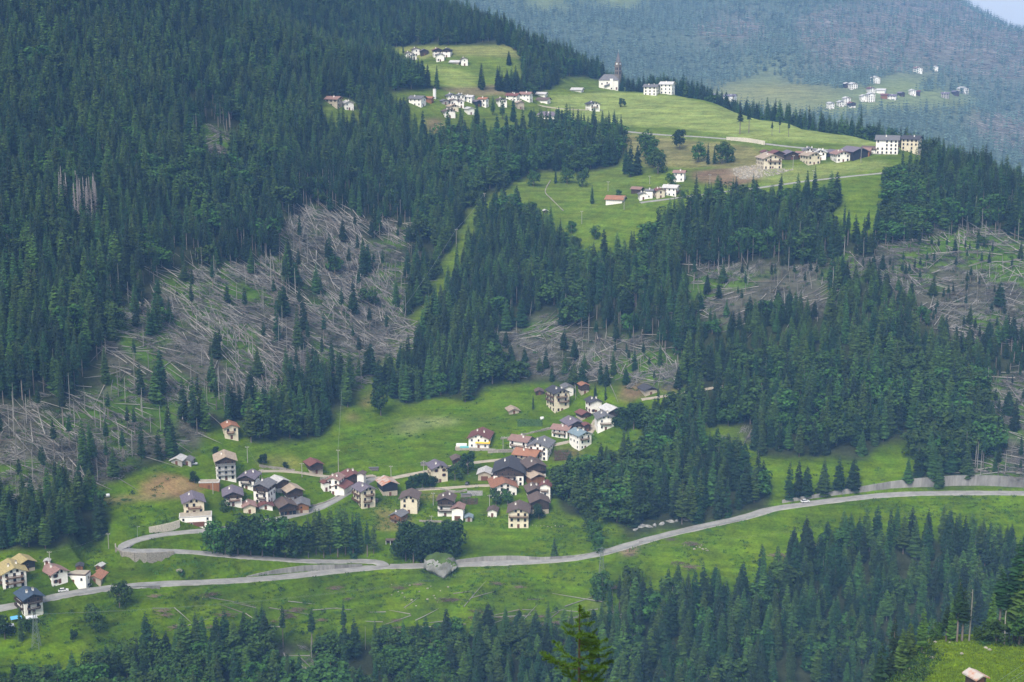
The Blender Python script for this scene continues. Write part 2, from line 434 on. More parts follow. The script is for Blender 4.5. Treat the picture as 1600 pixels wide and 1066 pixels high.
GROVE = [  # broadleaved patches: polygon, share of broadleaved trees
 ([(868, 772), (890, 757), (930, 747), (985, 720), (1000, 692), (1012, 655), (1075, 640), (1060, 720), (1000, 780), (980, 842), (935, 800), (905, 812)], .55),
 ([(760, 560), (830, 560), (830, 600), (760, 605)], .5),
 ([(1000, 560), (1100, 540), (1200, 560), (1330, 600), (1420, 640), (1420, 690), (1330, 715), (1210, 700), (1080, 640)], .2),
 ([(1400, 600), (1540, 600), (1540, 740), (1440, 740), (1440, 690)], .45),
 ([(1380, 290), (1440, 280), (1450, 400), (1400, 420), (1385, 370)], .8),
 ([(1100, 320), (1310, 318), (1290, 360), (1100, 350)], .25),
 ([(680, 215), (790, 205), (960, 210), (970, 262), (780, 310), (720, 330)], .3),
 ([(870, 380), (1050, 350), (1000, 430), (880, 430)], .5),
 ([(980, 960), (1200, 940), (1300, 1000), (1100, 1100), (980, 1100)], .14),
 ([(600, 1000), (720, 990), (720, 1100), (600, 1100)], .5),
 ([(-200, 1000), (600, 1020), (600, 1130), (-200, 1130)], .55),
 ([(200, 230), (420, 260), (400, 380), (240, 340)], .18),
 ([(1200, 1000), (1420, 980), (1420, 1100), (1200, 1100)], .22),
]
LARCHY = [[(0, 60), (500, 60), (640, 180), (640, 260), (420, 270), (200, 250), (0, 180)], [(640, 180), (790, 190), (760, 420), (620, 420)], [(880, 400), (1300, 360), (1300, 420), (900, 460)], [(1200, 450), (1600, 450), (1600, 600), (1200, 600)]]
FAR_OPEN = [[(820, 10), (850, -30), (900, -30), (880, 8), (850, 22)], [(925, 8), (960, -30), (1010, -30), (995, 14), (960, 20)], [(1095, 145), (1180, 128), (1260, 134), (1330, 140), (1390, 128), (1420, 140), (1520, 148), (1530, 165), (1420, 168), (1300, 185), (1100, 170)],
            [(1130, 135), (1200, 115), (1240, 130), (1180, 140)], [(1370, 125), (1440, 112), (1470, 120), (1440, 140), (1380, 140)]]
FAR_STORM = [[(1240, 30), (1330, 0), (1400, -40), (1560, -30), (1640, 20), (1640, 130), (1540, 125), (1480, 110), (1380, 112), (1280, 105), (1250, 70)], [(1500, 180), (1640, 170), (1640, 250), (1540, 230)], [(1080, 40), (1180, 20), (1200, 60), (1100, 70)]]
def anyin(x, y, polys):
    r = np.zeros(np.shape(x), bool)
    for p in polys: r |= inpoly(x, y, p)
    return r

# ------------------------------------------------------------------ the ground sheet, coloured by land cover
PX, PY = project(XX, YY, ZREL + HCAM)
jx = PX + (fbm(XX / 14, YY / 14, 31) - .5) * 22 * np.clip(700 / YY, .2, 1)
jy = PY + (fbm(XX / 14, YY / 14, 47) - .5) * 14 * np.clip(700 / YY, .2, 1)
hither = (YY > 480) & (YY < 1760)
_r = np.minimum.accumulate(np.where(YY > 480, PY, 1e4), 0)
SEEN = (PY <= _r + 7)                                                    # not behind a crest
def seen(X, Y):
    i = np.clip(np.round(np.interp(Y, Dg, np.arange(len(Dg)))).astype(int), 0, len(Dg) - 1); j = np.clip(np.round(np.interp(X / Y, Ug, np.arange(len(Ug)))).astype(int), 0, len(Ug) - 1)
    return SEEN[i, j]
nearm = YY <= 480
colr = np.zeros(XX.shape + (3,))
colr[:] = (.030, .036, .016)                                            # forest floor
op = hither & SEEN & anyin(jx, jy, OPEN)
n1 = fbm(XX / 22, YY / 22, 71)[..., None]; n2 = fbm(XX / 7, YY / 7, 72)[..., None]
gr = np.array((.070, .119, .0015)) * (.72 + .55 * n1)
gr = gr * (1 - .5 * np.clip((n2 - .55) * 3, 0, 1)) + np.array((.115, .165, .008)) * .5 * np.clip((n2 - .55) * 3, 0, 1)
kx = (fbm(XX / 20, YY / 20, 131) - .5) * 60; ky = (fbm(XX / 20, YY / 20, 132) - .5) * 40
upw = np.clip((YY - 880) / 250, 0, 1)[..., None]; gr = gr * (1 - upw) + np.array((.098, .135, .020)) * (.72 + .55 * n1) * upw
n3 = fbm(XX / 11, YY / 11, 74)[..., None]; rough_ = np.clip((PY[..., None] - 760) / 120, .25, 1) * np.clip((n3 - .46) * 5, 0, 1)
gr = gr * (1 - .55 * rough_) + np.array((.030, .056, .006)) * .55 * rough_
colr = np.where(op[..., None], gr, colr)
st = hither & SEEN & anyin(PX + kx, PY + ky, STORM) & ((fbm(XX / 32, YY / 32, 88) > .30) | (XX > 60))
colr = np.where(op[..., None], gr, colr)
stc = np.array((.074, .072, .052)) * (.7 + .6 * n2); stg = np.array((.055, .10, .012)) * (.8 + .4 * n1)
stc = np.where(n1 > .52, stg, stc)
colr = np.where((st & ~op)[..., None], stc, colr)
sto = st & op
colr = np.where(sto[..., None], colr * .75 + stc * .25, colr)
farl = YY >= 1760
ff_haze = np.array((.085, .115, .085)) * (.7 + .6 * n1)  # far forest floor, lightened: distance haze painted into the ground colour
colr = np.where(farl[..., None], ff_haze, colr)
colr = np.where((farl & anyin(jx, jy, FAR_OPEN))[..., None], np.array((.17, .20, .075)) * (.8 + .4 * n1), colr)
colr = np.where((farl & anyin(jx, jy, FAR_STORM))[..., None], (np.array((.15, .135, .12)) * (.6 + .8 * n2) * (n1 > .42) + ff_haze * (n1 <= .42)), colr)
colr = np.where(nearm[..., None], np.array((.12, .18, .008)) * (.7 + .6 * n1), colr)
PATCH = [  # colour, polygon, depth limits: bare soil, mown hay, flowers, rubble
 ((.19, .13, .055), [(215, 772), (225, 752), (250, 742), (290, 745), (318, 760), (300, 772), (250, 775)]),
 ((.17, .13, .06), [(130, 783), (200, 776), (300, 772), (310, 776), (210, 784), (140, 790)]),
 ((.14, .15, .03), [(405, 716), (440, 712), (470, 718), (470, 732), (430, 736), (400, 728)]),
 ((.15, .105, .055), [(972, 600), (1010, 598), (1012, 618), (985, 628), (965, 622)]),
 ((.17, .12, .065), [(1030, 602), (1065, 600), (1062, 610), (1035, 614)]),
 ((.13, .105, .04), [(862, 705), (905, 703), (910, 712), (865, 718)]),
 ((.08, .055, .03), [(858, 716), (908, 710), (905, 714), (858, 722)]),
 ((.15, .14, .04), [(590, 790), (620, 800), (650, 815), (625, 830), (590, 828)]),
 ((.15, .135, .04), [(640, 770), (685, 766), (690, 776), (650, 780)]),
 ((.14, .17, .05), [(630, 655), (700, 650), (722, 656), (700, 668), (640, 672), (615, 668)]),
 ((.13, .165, .045), [(610, 672), (660, 668), (650, 678), (612, 680)]),
 ((.16, .095, .055), [(535, 655), (550, 648), (560, 652), (545, 660)]),
 ((.15, .10, .05), [(560, 635), (585, 610), (590, 614), (570, 640)]),
 ((.185, .225, .06), [(865, 150), (960, 143), (1060, 150), (1180, 180), (1300, 205), (1430, 232), (1390, 236), (1300, 224), (1180, 218), (1060, 200), (950, 195), (860, 190)]),
 ((.16, .15, .055), [(950, 206), (1080, 218), (1170, 228), (1210, 248), (1180, 260), (1080, 262), (1010, 262), (985, 240)]),
 ((.15, .105, .06), [(1075, 268), (1150, 262), (1200, 280), (1140, 292), (1085, 284)]),
 ((.30, .25, .17), [(1145, 262), (1180, 258), (1215, 262), (1240, 268), (1200, 278), (1160, 280), (1146, 272)]),
 ((.165, .20, .05), [(1190, 262), (1380, 250), (1390, 262), (1250, 284), (1190, 290)]),
 ((.18, .19, .055), [(620, 74), (800, 72), (812, 90), (700, 88), (640, 92)]),
 ((.175, .215, .05), [(650, 100), (700, 104), (745, 118), (740, 140), (700, 138), (690, 120)]),
 ((.15, .125, .06), [(690, 138), (790, 132), (800, 150), (720, 150)]),
 ((.16, .125, .065), [(668, 184), (690, 182), (696, 205), (668, 210)]),
 ((.16, .12, .07), [(660, 873), (690, 868), (700, 885)]),
 ((.19, .135, .09), [(968, 856), (1000, 850), (990, 866), (968, 868)]),
]
for c, poly in PATCH:
    w = hither & SEEN & inpoly(jx * .6 + PX * .4, jy * .6 + PY * .4, poly)
    colr = np.where(w[..., None], np.array(c) * (.75 + .5 * n2), colr)
FARP = [((.19, .19, .075), [(1110, 135), (1250, 130), (1320, 145), (1300, 165), (1200, 160), (1100, 160)])]
for c, poly in FARP:
    colr = np.where((farl & inpoly(jx, jy, poly))[..., None], np.array(c) * (.8 + .4 * n2), colr)
for k in range(3):
    soft = gsmooth(gsmooth(colr[..., k], 4, 0), 4, 1)
    colr[..., k] = np.where(farl, soft, gsmooth(gsmooth(colr[..., k], 1, 0), 1, 1))
nD, nU = XX.shape
verts = np.stack([XX, YY, ZREL + HCAM], -1).reshape(-1, 3)
idx = np.arange(nD * nU).reshape(nD, nU)
quads = np.stack([idx[:-1, :-1], idx[:-1, 1:], idx[1:, 1:], idx[1:, :-1]], -1).reshape(-1, 4)
gm = bpy.data.meshes.new('ground')
gm.vertices.add(len(verts)); gm.vertices.foreach_set('co', verts.ravel())
gm.loops.add(quads.size); gm.loops.foreach_set('vertex_index', quads.ravel().astype(np.int32))
gm.polygons.add(len(quads)); gm.polygons.foreach_set('loop_start', np.arange(0, quads.size, 4, dtype=np.int32)); gm.polygons.foreach_set('loop_total', np.full(len(quads), 4, np.int32))
gm.polygons.foreach_set('use_smooth', np.ones(len(quads), bool))
at = gm.color_attributes.new('cover', 'FLOAT_COLOR', 'POINT')
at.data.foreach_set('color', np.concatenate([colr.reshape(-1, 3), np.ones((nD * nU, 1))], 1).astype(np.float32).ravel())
gm.update(); gm.validate()
def ground_material():
    m = bpy.data.materials.new('ground_cover'); m.use_nodes = True
    N, L = m.node_tree.nodes, m.node_tree.links
    b = N['Principled BSDF']; b.inputs['Roughness'].default_value = .95; b.inputs['Specular IOR Level'].default_value = .0
    a = N.new('ShaderNodeAttribute'); a.attribute_name = 'cover'
    g = N.new('ShaderNodeNewGeometry')
    cur = a.outputs['Color']
    hs = []
    for scale, lo, hi in ((.9, .72, 1.3), (.22, .78, 1.22), (.05, .85, 1.16)):
        n = N.new('ShaderNodeTexNoise'); n.inputs['Scale'].default_value = scale; n.inputs['Detail'].default_value = 5; n.inputs['Roughness'].default_value = .7
        L.new(g.outputs['Position'], n.inputs['Vector'])
        r = N.new('ShaderNodeMapRange'); r.inputs['From Min'].default_value = .32; r.inputs['From Max'].default_value = .68; r.inputs['To Min'].default_value = lo; r.inputs['To Max'].default_value = hi
        L.new(n.outputs[0], r.inputs['Value'])
        mu = N.new('ShaderNodeMix'); mu.data_type = 'RGBA'; mu.blend_type = 'MULTIPLY'; mu.inputs[0].default_value = 1
        L.new(cur, mu.inputs[6]); L.new(r.outputs[0], mu.inputs[7]); cur = mu.outputs[2]; hs.append(n)
    # cattle terraces: streaks that follow the contour
    mp = N.new('ShaderNodeMapping'); mp.inputs['Scale'].default_value = (.03, .03, .85); L.new(g.outputs['Position'], mp.inputs[0])
    n = N.new('ShaderNodeTexNoise'); n.inputs['Scale'].default_value = 1.0; n.inputs['Detail'].default_value = 4; L.new(mp.outputs[0], n.inputs['Vector'])
    r = N.new('ShaderNodeMapRange'); r.inputs['From Min'].default_value = .35; r.inputs['From Max'].default_value = .65; r.inputs['To Min'].default_value = .8; r.inputs['To Max'].default_value = 1.2
    L.new(n.outputs[0], r.inputs['Value'])
    mu = N.new('ShaderNodeMix'); mu.data_type = 'RGBA'; mu.blend_type = 'MULTIPLY'; mu.inputs[0].default_value = 1
    L.new(cur, mu.inputs[6]); L.new(r.outputs[0], mu.inputs[7]); cur = mu.outputs[2]
    # yellowish and bluish grasses
    n = N.new('ShaderNodeTexNoise'); n.inputs['Scale'].default_value = .12; n.inputs['Detail'].default_value = 4
    L.new(g.outputs['Position'], n.inputs['Vector'])
    r = N.new('ShaderNodeMapRange'); r.inputs['To Min'].default_value = .47; r.inputs['To Max'].default_value = .53
    L.new(n.outputs[0], r.inputs['Value'])
    h = N.new('ShaderNodeHueSaturation'); L.new(r.outputs[0], h.inputs['Hue']); L.new(cur, h.inputs['Color']); cur = h.outputs[0]
    L.new(cur, b.inputs['Base Color'])
    bp = N.new('ShaderNodeBump'); bp.inputs['Strength'].default_value = .6; bp.inputs['Distance'].default_value = .5
    L.new(hs[0].outputs[0], bp.inputs['Height']); L.new(bp.outputs[0], b.inputs['Normal'])
    return m
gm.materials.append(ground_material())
tag(obj('ground', gm), 'steep green valley side with meadows and forest floor', kind='structure')

# ------------------------------------------------------------------ plant shapes (unit height; scaled when placed)
M_BARK = mat('bark', (.15, .125, .108), var=.3, noise=.3, nscale=30)
M_SPRUCE = mat('spruce_needles', (.011, .030, .008), rough=.75, var=.38, island=.4, hue=.02)
M_SPRUCE2 = mat('young_spruce_needles', (.028, .06, .011), rough=.75, var=.35, island=.4, hue=.02)
M_LARCH = mat('larch_needles', (.042, .08, .012), rough=.75, var=.3, island=.4, hue=.015)
M_LEAF = mat('broad_leaves', (.030, .070, .009), rough=.7, var=.32, island=.45, hue=.02)
M_LEAFD = mat('dark_leaves', (.014, .038, .006), rough=.7, var=.25, island=.45)
M_DEADWOOD = mat('dead_wood', (.22, .207, .185), var=.35, noise=.3, nscale=10)
M_DEADTWIG = mat('dead_twigs', (.108, .104, .088), var=.3, island=.5)
M_GHOST = mat('bleached_twigs', (.30, .265, .25), var=.2, island=.3)
M_PALEWOOD = mat('peeled_wood', (.29, .26, .235), var=.3, noise=.2, nscale=8)
def poles(mb, m, top=1.0, r0=.012, r1=.002, lean=0, sides=6, wob=0):
    pts = [(lean * t + random.uniform(-wob, wob), random.uniform(-wob, wob), top * t - (.02 if t == 0 else 0)) for t in (0, .3, .6, .85, 1)]
    mb.tube(pts, [r0 + (r1 - r0) * t for t in (0, .3, .6, .85, 1)], m, sides)
def conifer_crown(m, z0=.08, Rm=.135, levels=26, per=8, droop=.42, seed=1, narrow=.9, gap=0.0, upturn=0):
    rd = random.Random(seed); mb = MB()
    for i in range(levels):
        t = i / (levels - 1)
        z = z0 + (1 - z0) * (t ** .92)
        rr = Rm * (1 - t) ** narrow * (1 if t > .12 else .72 + 2.3 * t) + .006
        n = max(3, int(per * (1 - .45 * t)))
        a0 = rd.random() * 6.28
        for k in range(n):
            if rd.random() < gap: continue
            a = a0 + 6.283 * (k + rd.uniform(-.35, .35)) / n
            r = rr * rd.uniform(.74, 1.14); w = r * rd.uniform(.36, .58) + .004
            zz = z + rd.uniform(-.012, .012)
            ca, sa = math.cos(a), math.sin(a)
            dz = -droop * r * rd.uniform(.7, 1.3)
            q = .55
            p0 = (0, 0, zz)
            tip = (ca * r, sa * r, zz + dz + upturn * r)
            l = (ca * r * q - sa * w, sa * r * q + ca * w, zz + dz * .55 - w * .55)
            rt = (ca * r * q + sa * w, sa * r * q - ca * w, zz + dz * .55 - w * .55)
            mid = (ca * r * q, sa * r * q, zz + dz * .30)
            v = len(mb.v); mb.v += [p0, l, tip, rt, mid]; s = mb.slot(m)
            for f in ((0, 1, 4), (1, 2, 4), (2, 3, 4), (3, 0, 4)): mb.f.append(tuple(v + j for j in f)); mb.m.append(s)
    return mb
def broad_crown(m, seed=1, w=.36, z0=.22, blobs=16, leaves=46, size=.05):
    rd = random.Random(seed); mb = MB(); s = mb.slot(m)
    for b in range(blobs):
        a = rd.random() * 6.283; t = rd.random() ** .8
        zz = z0 + .12 + (1 - z0 - .24) * t
        prof = math.sin(math.pi * min(1, max(.12, (zz - z0 + .14) / (1.2 - z0)))) ** .6
        rr = w * prof * rd.uniform(.35, .85)
        c = Vector((math.cos(a) * rr, math.sin(a) * rr, zz)); br = rd.uniform(.10, .17) * (w / .36) ** .5
        for k in range(leaves):
            d = Vector((rd.gauss(0, 1), rd.gauss(0, 1), rd.gauss(.25, 1))).normalized()
            p = c + d * br * rd.uniform(.72, 1.08)
            nrm = (d + Vector((rd.uniform(-.6, .6), rd.uniform(-.6, .6), rd.uniform(-.2, .9)))).normalized()
            e = nrm.orthogonal().normalized(); e.rotate(Matrix.Rotation(rd.random() * 6.28, 3, nrm)); f = nrm.cross(e)
            h = size * rd.uniform(.6, 1.25)
            v = len(mb.v)
            mb.v += [tuple(p - e * h), tuple(p - f * h * .7 + nrm * h * .2), tuple(p + e * h), tuple(p + f * h * .7 + nrm * h * .2)]
            mb.f.append((v, v + 1, v + 2, v + 3)); mb.m.append(s)
    return mb
def broad_trunk(seed=1, w=.3):
    rd = random.Random(seed); mb = MB()
    mb.tube([(0, 0, -.03), (.005, 0, .2), (0, .01, .5), (0, 0, .8)], [.024, .018, .012, .004], M_BARK, 7)
    for k in range(6):
        a = rd.random() * 6.28; z = rd.uniform(.22, .5); r = w * rd.uniform(.5, .85)
        mb.tube([(0, 0, z), (math.cos(a) * r * .5, math.sin(a) * r * .5, z + .1), (math.cos(a) * r, math.sin(a) * r, z + .27)], [.01, .007, .002], M_BARK, 5)
    return mb
def snag_mesh(seed=1, stubs=9, m=None, top=1.0):
    rd = random.Random(seed); mb = MB(); m = m or M_DEADWOOD
    mb.tube([(0, 0, -.04), (.004, 0, .3), (.01, .004, .7), (.008, 0, top)], [.011, .0095, .007, .0035], m, 6)
    for k in range(stubs):
        a = rd.random() * 6.28; z = rd.uniform(.35, .97) * top; r = rd.uniform(.015, .055) * (1.3 - z)
        mb.tube([(0, 0, z), (math.cos(a) * r, math.sin(a) * r, z - rd.uniform(-.01, .02))], [.0022, .0008], m, 3, cap=False)
    return mb
def dead_crown(seed=1, n=230):
    rd = random.Random(seed); mb = MB()
    for k in range(n):
        t = rd.random() ** 1.1; z = .22 + .76 * t; r = (.085 * (1 - t) + .012) * rd.uniform(.5, 1.15); a = rd.random() * 6.28
        ca, sa = math.cos(a), math.sin(a); w = .005
        mb.face([(-sa * w, ca * w, z), (sa * w, -ca * w, z), (ca * r, sa * r, z - r * rd.uniform(.2, .7))], M_GHOST)
        z2 = z + .004
        mb.face([(0, 0, z2 + w), (0, 0, z2 - w * 2), (ca * r * .9, sa * r * .9, z2 - r * .5)], M_GHOST)
    return mb
def log_mesh(seed=1, m=None, L=20.0, stubs=10, root=True):
    """a fallen trunk lying along +X, thick end at the origin"""
    rd = random.Random(seed); mb = MB(); m = m or M_DEADWOOD
    bow = rd.uniform(-.3, .3)
    mb.tube([(L * t, bow * math.sin(3.14 * t), .22 + .25 * t) for t in (0, .3, .65, 1)], [.27, .23, .16, .06], m, 6)
    for k in range(stubs):
        t = rd.uniform(.4, .98); a = rd.uniform(0, 3.14); r = rd.uniform(.5, 2.2) * (1.1 - .4 * t)
        mb.tube([(L * t, 0, .3 + .2 * t), (L * t + r * .5, math.cos(a) * r, .3 + math.sin(a) * r * .8)], [.035, .012], M_DEADTWIG, 3, cap=False)
    if root:
        for k in range(7):
            a = 6.283 * k / 7 + rd.uniform(-.3, .3); r = rd.uniform(.5, 1.0)
            mb.tube([(0, 0, .25), (-.25, math.cos(a) * r, .3 + math.sin(a) * r * .9)], [.14, .04], M_BARK, 4, cap=False)
    return mb
def brush_mesh(seed=1, n=46, m=None):
    rd = random.Random(seed); mb = MB(); m = m or M_DEADTWIG
    base = rd.random() * 3.14
    for k in range(n):
        a = base + rd.gauss(0, .5); L = rd.uniform(1.2, 4.5); x, y = rd.gauss(0, 1.8), rd.gauss(0, 1.6); z = rd.uniform(.05, 1.0)
        d = Vector((math.cos(a) * L, math.sin(a) * L, rd.uniform(-.4, .9)))
        p = Vector((x, y, z)) - d * .5
        mb.tube([p, p + d], [rd.uniform(.05, .12), .02], m, 3, cap=False)
    return mb
def bush_mesh(seed=1, m=None, n=60):
    rd = random.Random(seed); mb = MB(); s = mb.slot(m)
    for k in range(n):
        d = Vector((rd.gauss(0, .5), rd.gauss(0, .5), abs(rd.gauss(0, .42))))
        e = Vector((rd.gauss(0, 1), rd.gauss(0, 1), rd.gauss(0, .7))).normalized(); f = e.orthogonal().normalized(); h = rd.uniform(.09, .2)
        v = len(mb.v); mb.v += [tuple(d - e * h), tuple(d - f * h * .7), tuple(d + e * h), tuple(d + f * h * .7)]; mb.f.append((v, v + 1, v + 2, v + 3)); mb.m.append(s)
    return mb
def join(name, *mbs):
    mb = MB()
    for b in mbs:
        n = len(mb.v); mb.v += b.v
        sl = [mb.slot(m) for m in b.mats]
        mb.f += [tuple(n + i for i in f) for f in b.f]; mb.m += [sl[k] for k in b.m]
    return mb.mesh(name)

def pole_trunk(lean=0):
    mb = MB(); poles(mb, M_BARK, .96, .0125, .002, lean); return mb
SHAPES = {}      # kind -> list of (crown mesh, trunk mesh, joined mesh)
def shape(kind, crown, trunk):
    SHAPES.setdefault(kind, []).append((crown.mesh(kind + '_crown'), trunk.mesh(kind + '_trunk'), join(kind + '_whole', crown, trunk)))
for i in range(9):
    shape('spruce', conifer_crown(M_SPRUCE if i % 3 else M_SPRUCE2, z0=random.uniform(.03, .14), Rm=(.105, .15, .13, .17, .12, .155, .14, .185, .115)[i], levels=25, per=9, seed=10 + i, narrow=(.5, .8, .65, .95, .75, .55, 1.0, .7, .6)[i], gap=(0, .1, .2, .05, .3, .1, 0, .15, .25)[i]), pole_trunk())
for i in range(4):
    shape('tall_spruce', conifer_crown(M_SPRUCE, z0=random.uniform(.38, .55), Rm=random.uniform(.075, .10), levels=18, per=7, seed=30 + i, narrow=.6, gap=.08), pole_trunk())
for i in range(4):
    shape('larch', conifer_crown(M_LARCH, z0=random.uniform(.12, .25), Rm=random.uniform(.12, .15), levels=24, per=7, droop=.25, seed=50 + i, narrow=.6, gap=.1), pole_trunk())
for i in range(5):
    shape('broadleaf', broad_crown(M_LEAF, 70 + i, w=random.uniform(.34, .44), z0=random.uniform(.0, .1), blobs=19), broad_trunk(70 + i))
for i in range(3):
    shape('dark_broadleaf', broad_crown(M_LEAFD, 80 + i, w=random.uniform(.36, .46), z0=.06, blobs=20, leaves=50), broad_trunk(80 + i))
for i in range(5):
    s1 = snag_mesh(90 + i, 6 + 3 * i, top=random.uniform(.8, 1.0)); SHAPES.setdefault('snag', []).append((None, s1.mesh('snag'), s1.mesh('snag_whole')))
for i in range(3):
    shape('dead_spruce', dead_crown(100 + i), snag_mesh(100 + i, 6, M_GHOST))
for i in range(5):
    l = log_mesh(110 + i, [M_DEADWOOD, M_DEADWOOD, M_PALEWOOD, M_DEADWOOD, M_BARK][i], root=i % 2 == 0, L=random.uniform(19, 26)); SHAPES.setdefault('log', []).append((None, None, l.mesh('fallen_log')))
for i in range(4):
    b = brush_mesh(120 + i, m=[M_DEADTWIG, M_DEADWOOD][i % 2]); SHAPES.setdefault('brush', []).append((None, None, b.mesh('brush')))
for i in range(3):
    b = bush_mesh(130 + i, [M_LEAF, M_LARCH, M_LEAFD][i]); SHAPES.setdefault('bush', []).append((None, None, b.mesh('bush')))
M_FARHAZE = mat('far_needles_haze_tint', (.075, .115, .09), rough=.8, var=.35, island=.3)  # paler and bluer than near needles: distance haze put into the colour
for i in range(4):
    c = conifer_crown(M_FARHAZE, z0=.06, Rm=random.uniform(.14, .18), levels=7, per=6, seed=140 + i, droop=.6); SHAPES.setdefault('far_tree', []).append((None, None, c.mesh('far_tree')))
def tuft_mesh(seed, m):
    rd = random.Random(seed); mb = MB(); s = mb.slot(m)
    for k in range(26):
        x, y = rd.gauss(0, .45), rd.gauss(0, .45); a = rd.random() * 3.14; h = rd.uniform(.25, .7); w = rd.uniform(.08, .2)
        l = rd.uniform(-.3, .3)
        v = len(mb.v); mb.v += [(x - math.cos(a) * w, y - math.sin(a) * w, -.1), (x + math.cos(a) * w, y + math.sin(a) * w, -.1), (x + l, y + l * .5, h)]; mb.f.append((v, v + 1, v + 2)); mb.m.append(s)
    return mb
M_TUFT = mat('meadow_herbs', (.05, .105, .01), rough=.85, var=.4, island=.4, hue=.02)
M_FRESH = mat('fresh_grass', (.11, .175, .008), rough=.85, var=.3, island=.4)
for i in range(3):
    SHAPES.setdefault('fresh_tuft', []).append((None, None, tuft_mesh(160 + i, M_FRESH).mesh('fresh_tuft')))
for i in range(3):
    SHAPES.setdefault('tuft', []).append((None, None, tuft_mesh(150 + i, M_TUFT).mesh('tuft')))

# ------------------------------------------------------------------ scattering
def instancer(name, kind_list, pts, rots, scales, idxs, label, cat):
    """ONE object of uncountable stuff: points that carry copies of a few shapes"""
    tcol = bpy.data.collections.new(name + '_shapes')
    k = 0
    for kd in kind_list:
        for sh in SHAPES[kd]:
            o = bpy.data.objects.new('%s_shape_%03d' % (name, k), sh[2]); tcol.objects.link(o); k += 1
    me = bpy.data.meshes.new(name)
    me.vertices.add(len(pts)); me.vertices.foreach_set('co', np.asarray(pts, np.float32).ravel())
    a = me.attributes.new('turn', 'FLOAT_VECTOR', 'POINT'); a.data.foreach_set('vector', np.asarray(rots, np.float32).ravel())
    a = me.attributes.new('size', 'FLOAT_VECTOR', 'POINT'); a.data.foreach_set('vector', np.asarray(scales, np.float32).ravel())
    a = me.attributes.new('which', 'INT', 'POINT'); a.data.foreach_set('value', np.asarray(idxs, np.int32))
    me.update()
    ng = bpy.data.node_groups.new(name + '_nodes', 'GeometryNodeTree')
    ng.interface.new_socket('Geometry', in_out='INPUT', socket_type='NodeSocketGeometry')
    ng.interface.new_socket('Geometry', in_out='OUTPUT', socket_type='NodeSocketGeometry')
    N, L = ng.nodes, ng.links
    gi = N.new('NodeGroupInput'); go = N.new('NodeGroupOutput')
    ci = N.new('GeometryNodeCollectionInfo'); ci.inputs['Collection'].default_value = tcol
    ci.inputs['Separate Children'].default_value = True; ci.inputs['Reset Children'].default_value = True
    ip = N.new('GeometryNodeInstanceOnPoints'); ip.inputs['Pick Instance'].default_value = True
    def named(n, t):
        q = N.new('GeometryNodeInputNamedAttribute'); q.data_type = t; q.inputs['Name'].default_value = n; return q.outputs['Attribute']
    L.new(gi.outputs[0], ip.inputs['Points']); L.new(ci.outputs[0], ip.inputs['Instance'])
    L.new(named('which', 'INT'), ip.inputs['Instance Index']); L.new(named('size', 'FLOAT_VECTOR'), ip.inputs['Scale'])
    er = N.new('FunctionNodeEulerToRotation'); L.new(named('turn', 'FLOAT_VECTOR'), er.inputs[0]); L.new(er.outputs[0], ip.inputs['Rotation'])
    L.new(ip.outputs[0], go.inputs[0])
    o = obj(name, me)
    md = o.modifiers.new('scatter', 'NODES'); md.node_group = ng
    return tag(o, label, cat, kind='stuff')

def jitter_grid(x0, x1, y0, y1, s):
    gx, gy = np.meshgrid(np.arange(x0, x1, s), np.arange(y0, y1, s))
    gx = gx + rng.uniform(-.48, .48, gx.shape) * s; gy = gy + rng.uniform(-.48, .48, gy.shape) * s
    return gx.ravel(), gy.ravel()
def near_road(X, Y, extra=2.5):
    r = np.zeros(X.shape, bool)
    for n, (pl, half) in ROADS.items():
        A = np.array([(p.x, p.y) for p in pl])[::2]
        bx = (X > A[:, 0].min() - 9) & (X < A[:, 0].max() + 9) & (Y > A[:, 1].min() - 9) & (Y < A[:, 1].max() + 9)
        i = np.nonzero(bx)[0]
        for k in range(0, len(i), 4000):
            j = i[k:k + 4000]
            d = np.hypot(X[j, None] - A[None, :, 0], Y[j, None] - A[None, :, 1]).min(1)
            r[j] |= d < half + extra
    return r
TREES = []       # kind, x, y, z, height, variant, yaw, (zone)
gx, gy = jitter_grid(-720, 720, 500, 1740, 5.0)
m = np.abs(gx) < .43 * gy
gx, gy = gx[m], gy[m]
gz = ground(gx, gy)
px, py = project(gx, gy, gz)
keep = (py < 1230) & (py > -130)
gx, gy, gz, px, py = gx[keep], gy[keep], gz[keep], px[keep], py[keep]
wx = px + (fbm(gx / 18, gy / 18, 201) - .5) * 20; wy = py + (fbm(gx / 18, gy / 18, 202) - .5) * 14
vis = seen(gx, gy)
opn = (anyin(wx, wy, OPEN) | anyin(px, py, OPEN[1:])) & vis
tx = px + (fbm(gx / 20, gy / 20, 131) - .5) * 60 + rng.normal(0, 7, gx.shape); ty = py + (fbm(gx / 20, gy / 20, 132) - .5) * 40 + rng.normal(0, 5, gx.shape)
stz = anyin(tx, ty, STORM) & vis
storm = stz & ((fbm(gx / 32, gy / 32, 88) > .30) | (gx > 60))
larchy = anyin(wx, wy, LARCHY)
bshare = np.full(gx.shape, .04)
for poly, s in GROVE: bshare = np.where(inpoly(wx, wy, poly), s, bshare)
nr = near_road(gx, gy)
u1 = rng.random(gx.shape); u2 = rng.random(gx.shape); u3 = rng.random(gx.shape)
dens = np.where(storm, np.where(gx > 60, .40, np.where(px < 170, .34, .22)), np.where(stz, .42, np.where(gy < 665, .95, .80))) * np.where(opn, 0, 1)
dens = dens * np.clip(.45 + 1.1 * fbm(gx / 30, gy / 30, 77), .5, 1)
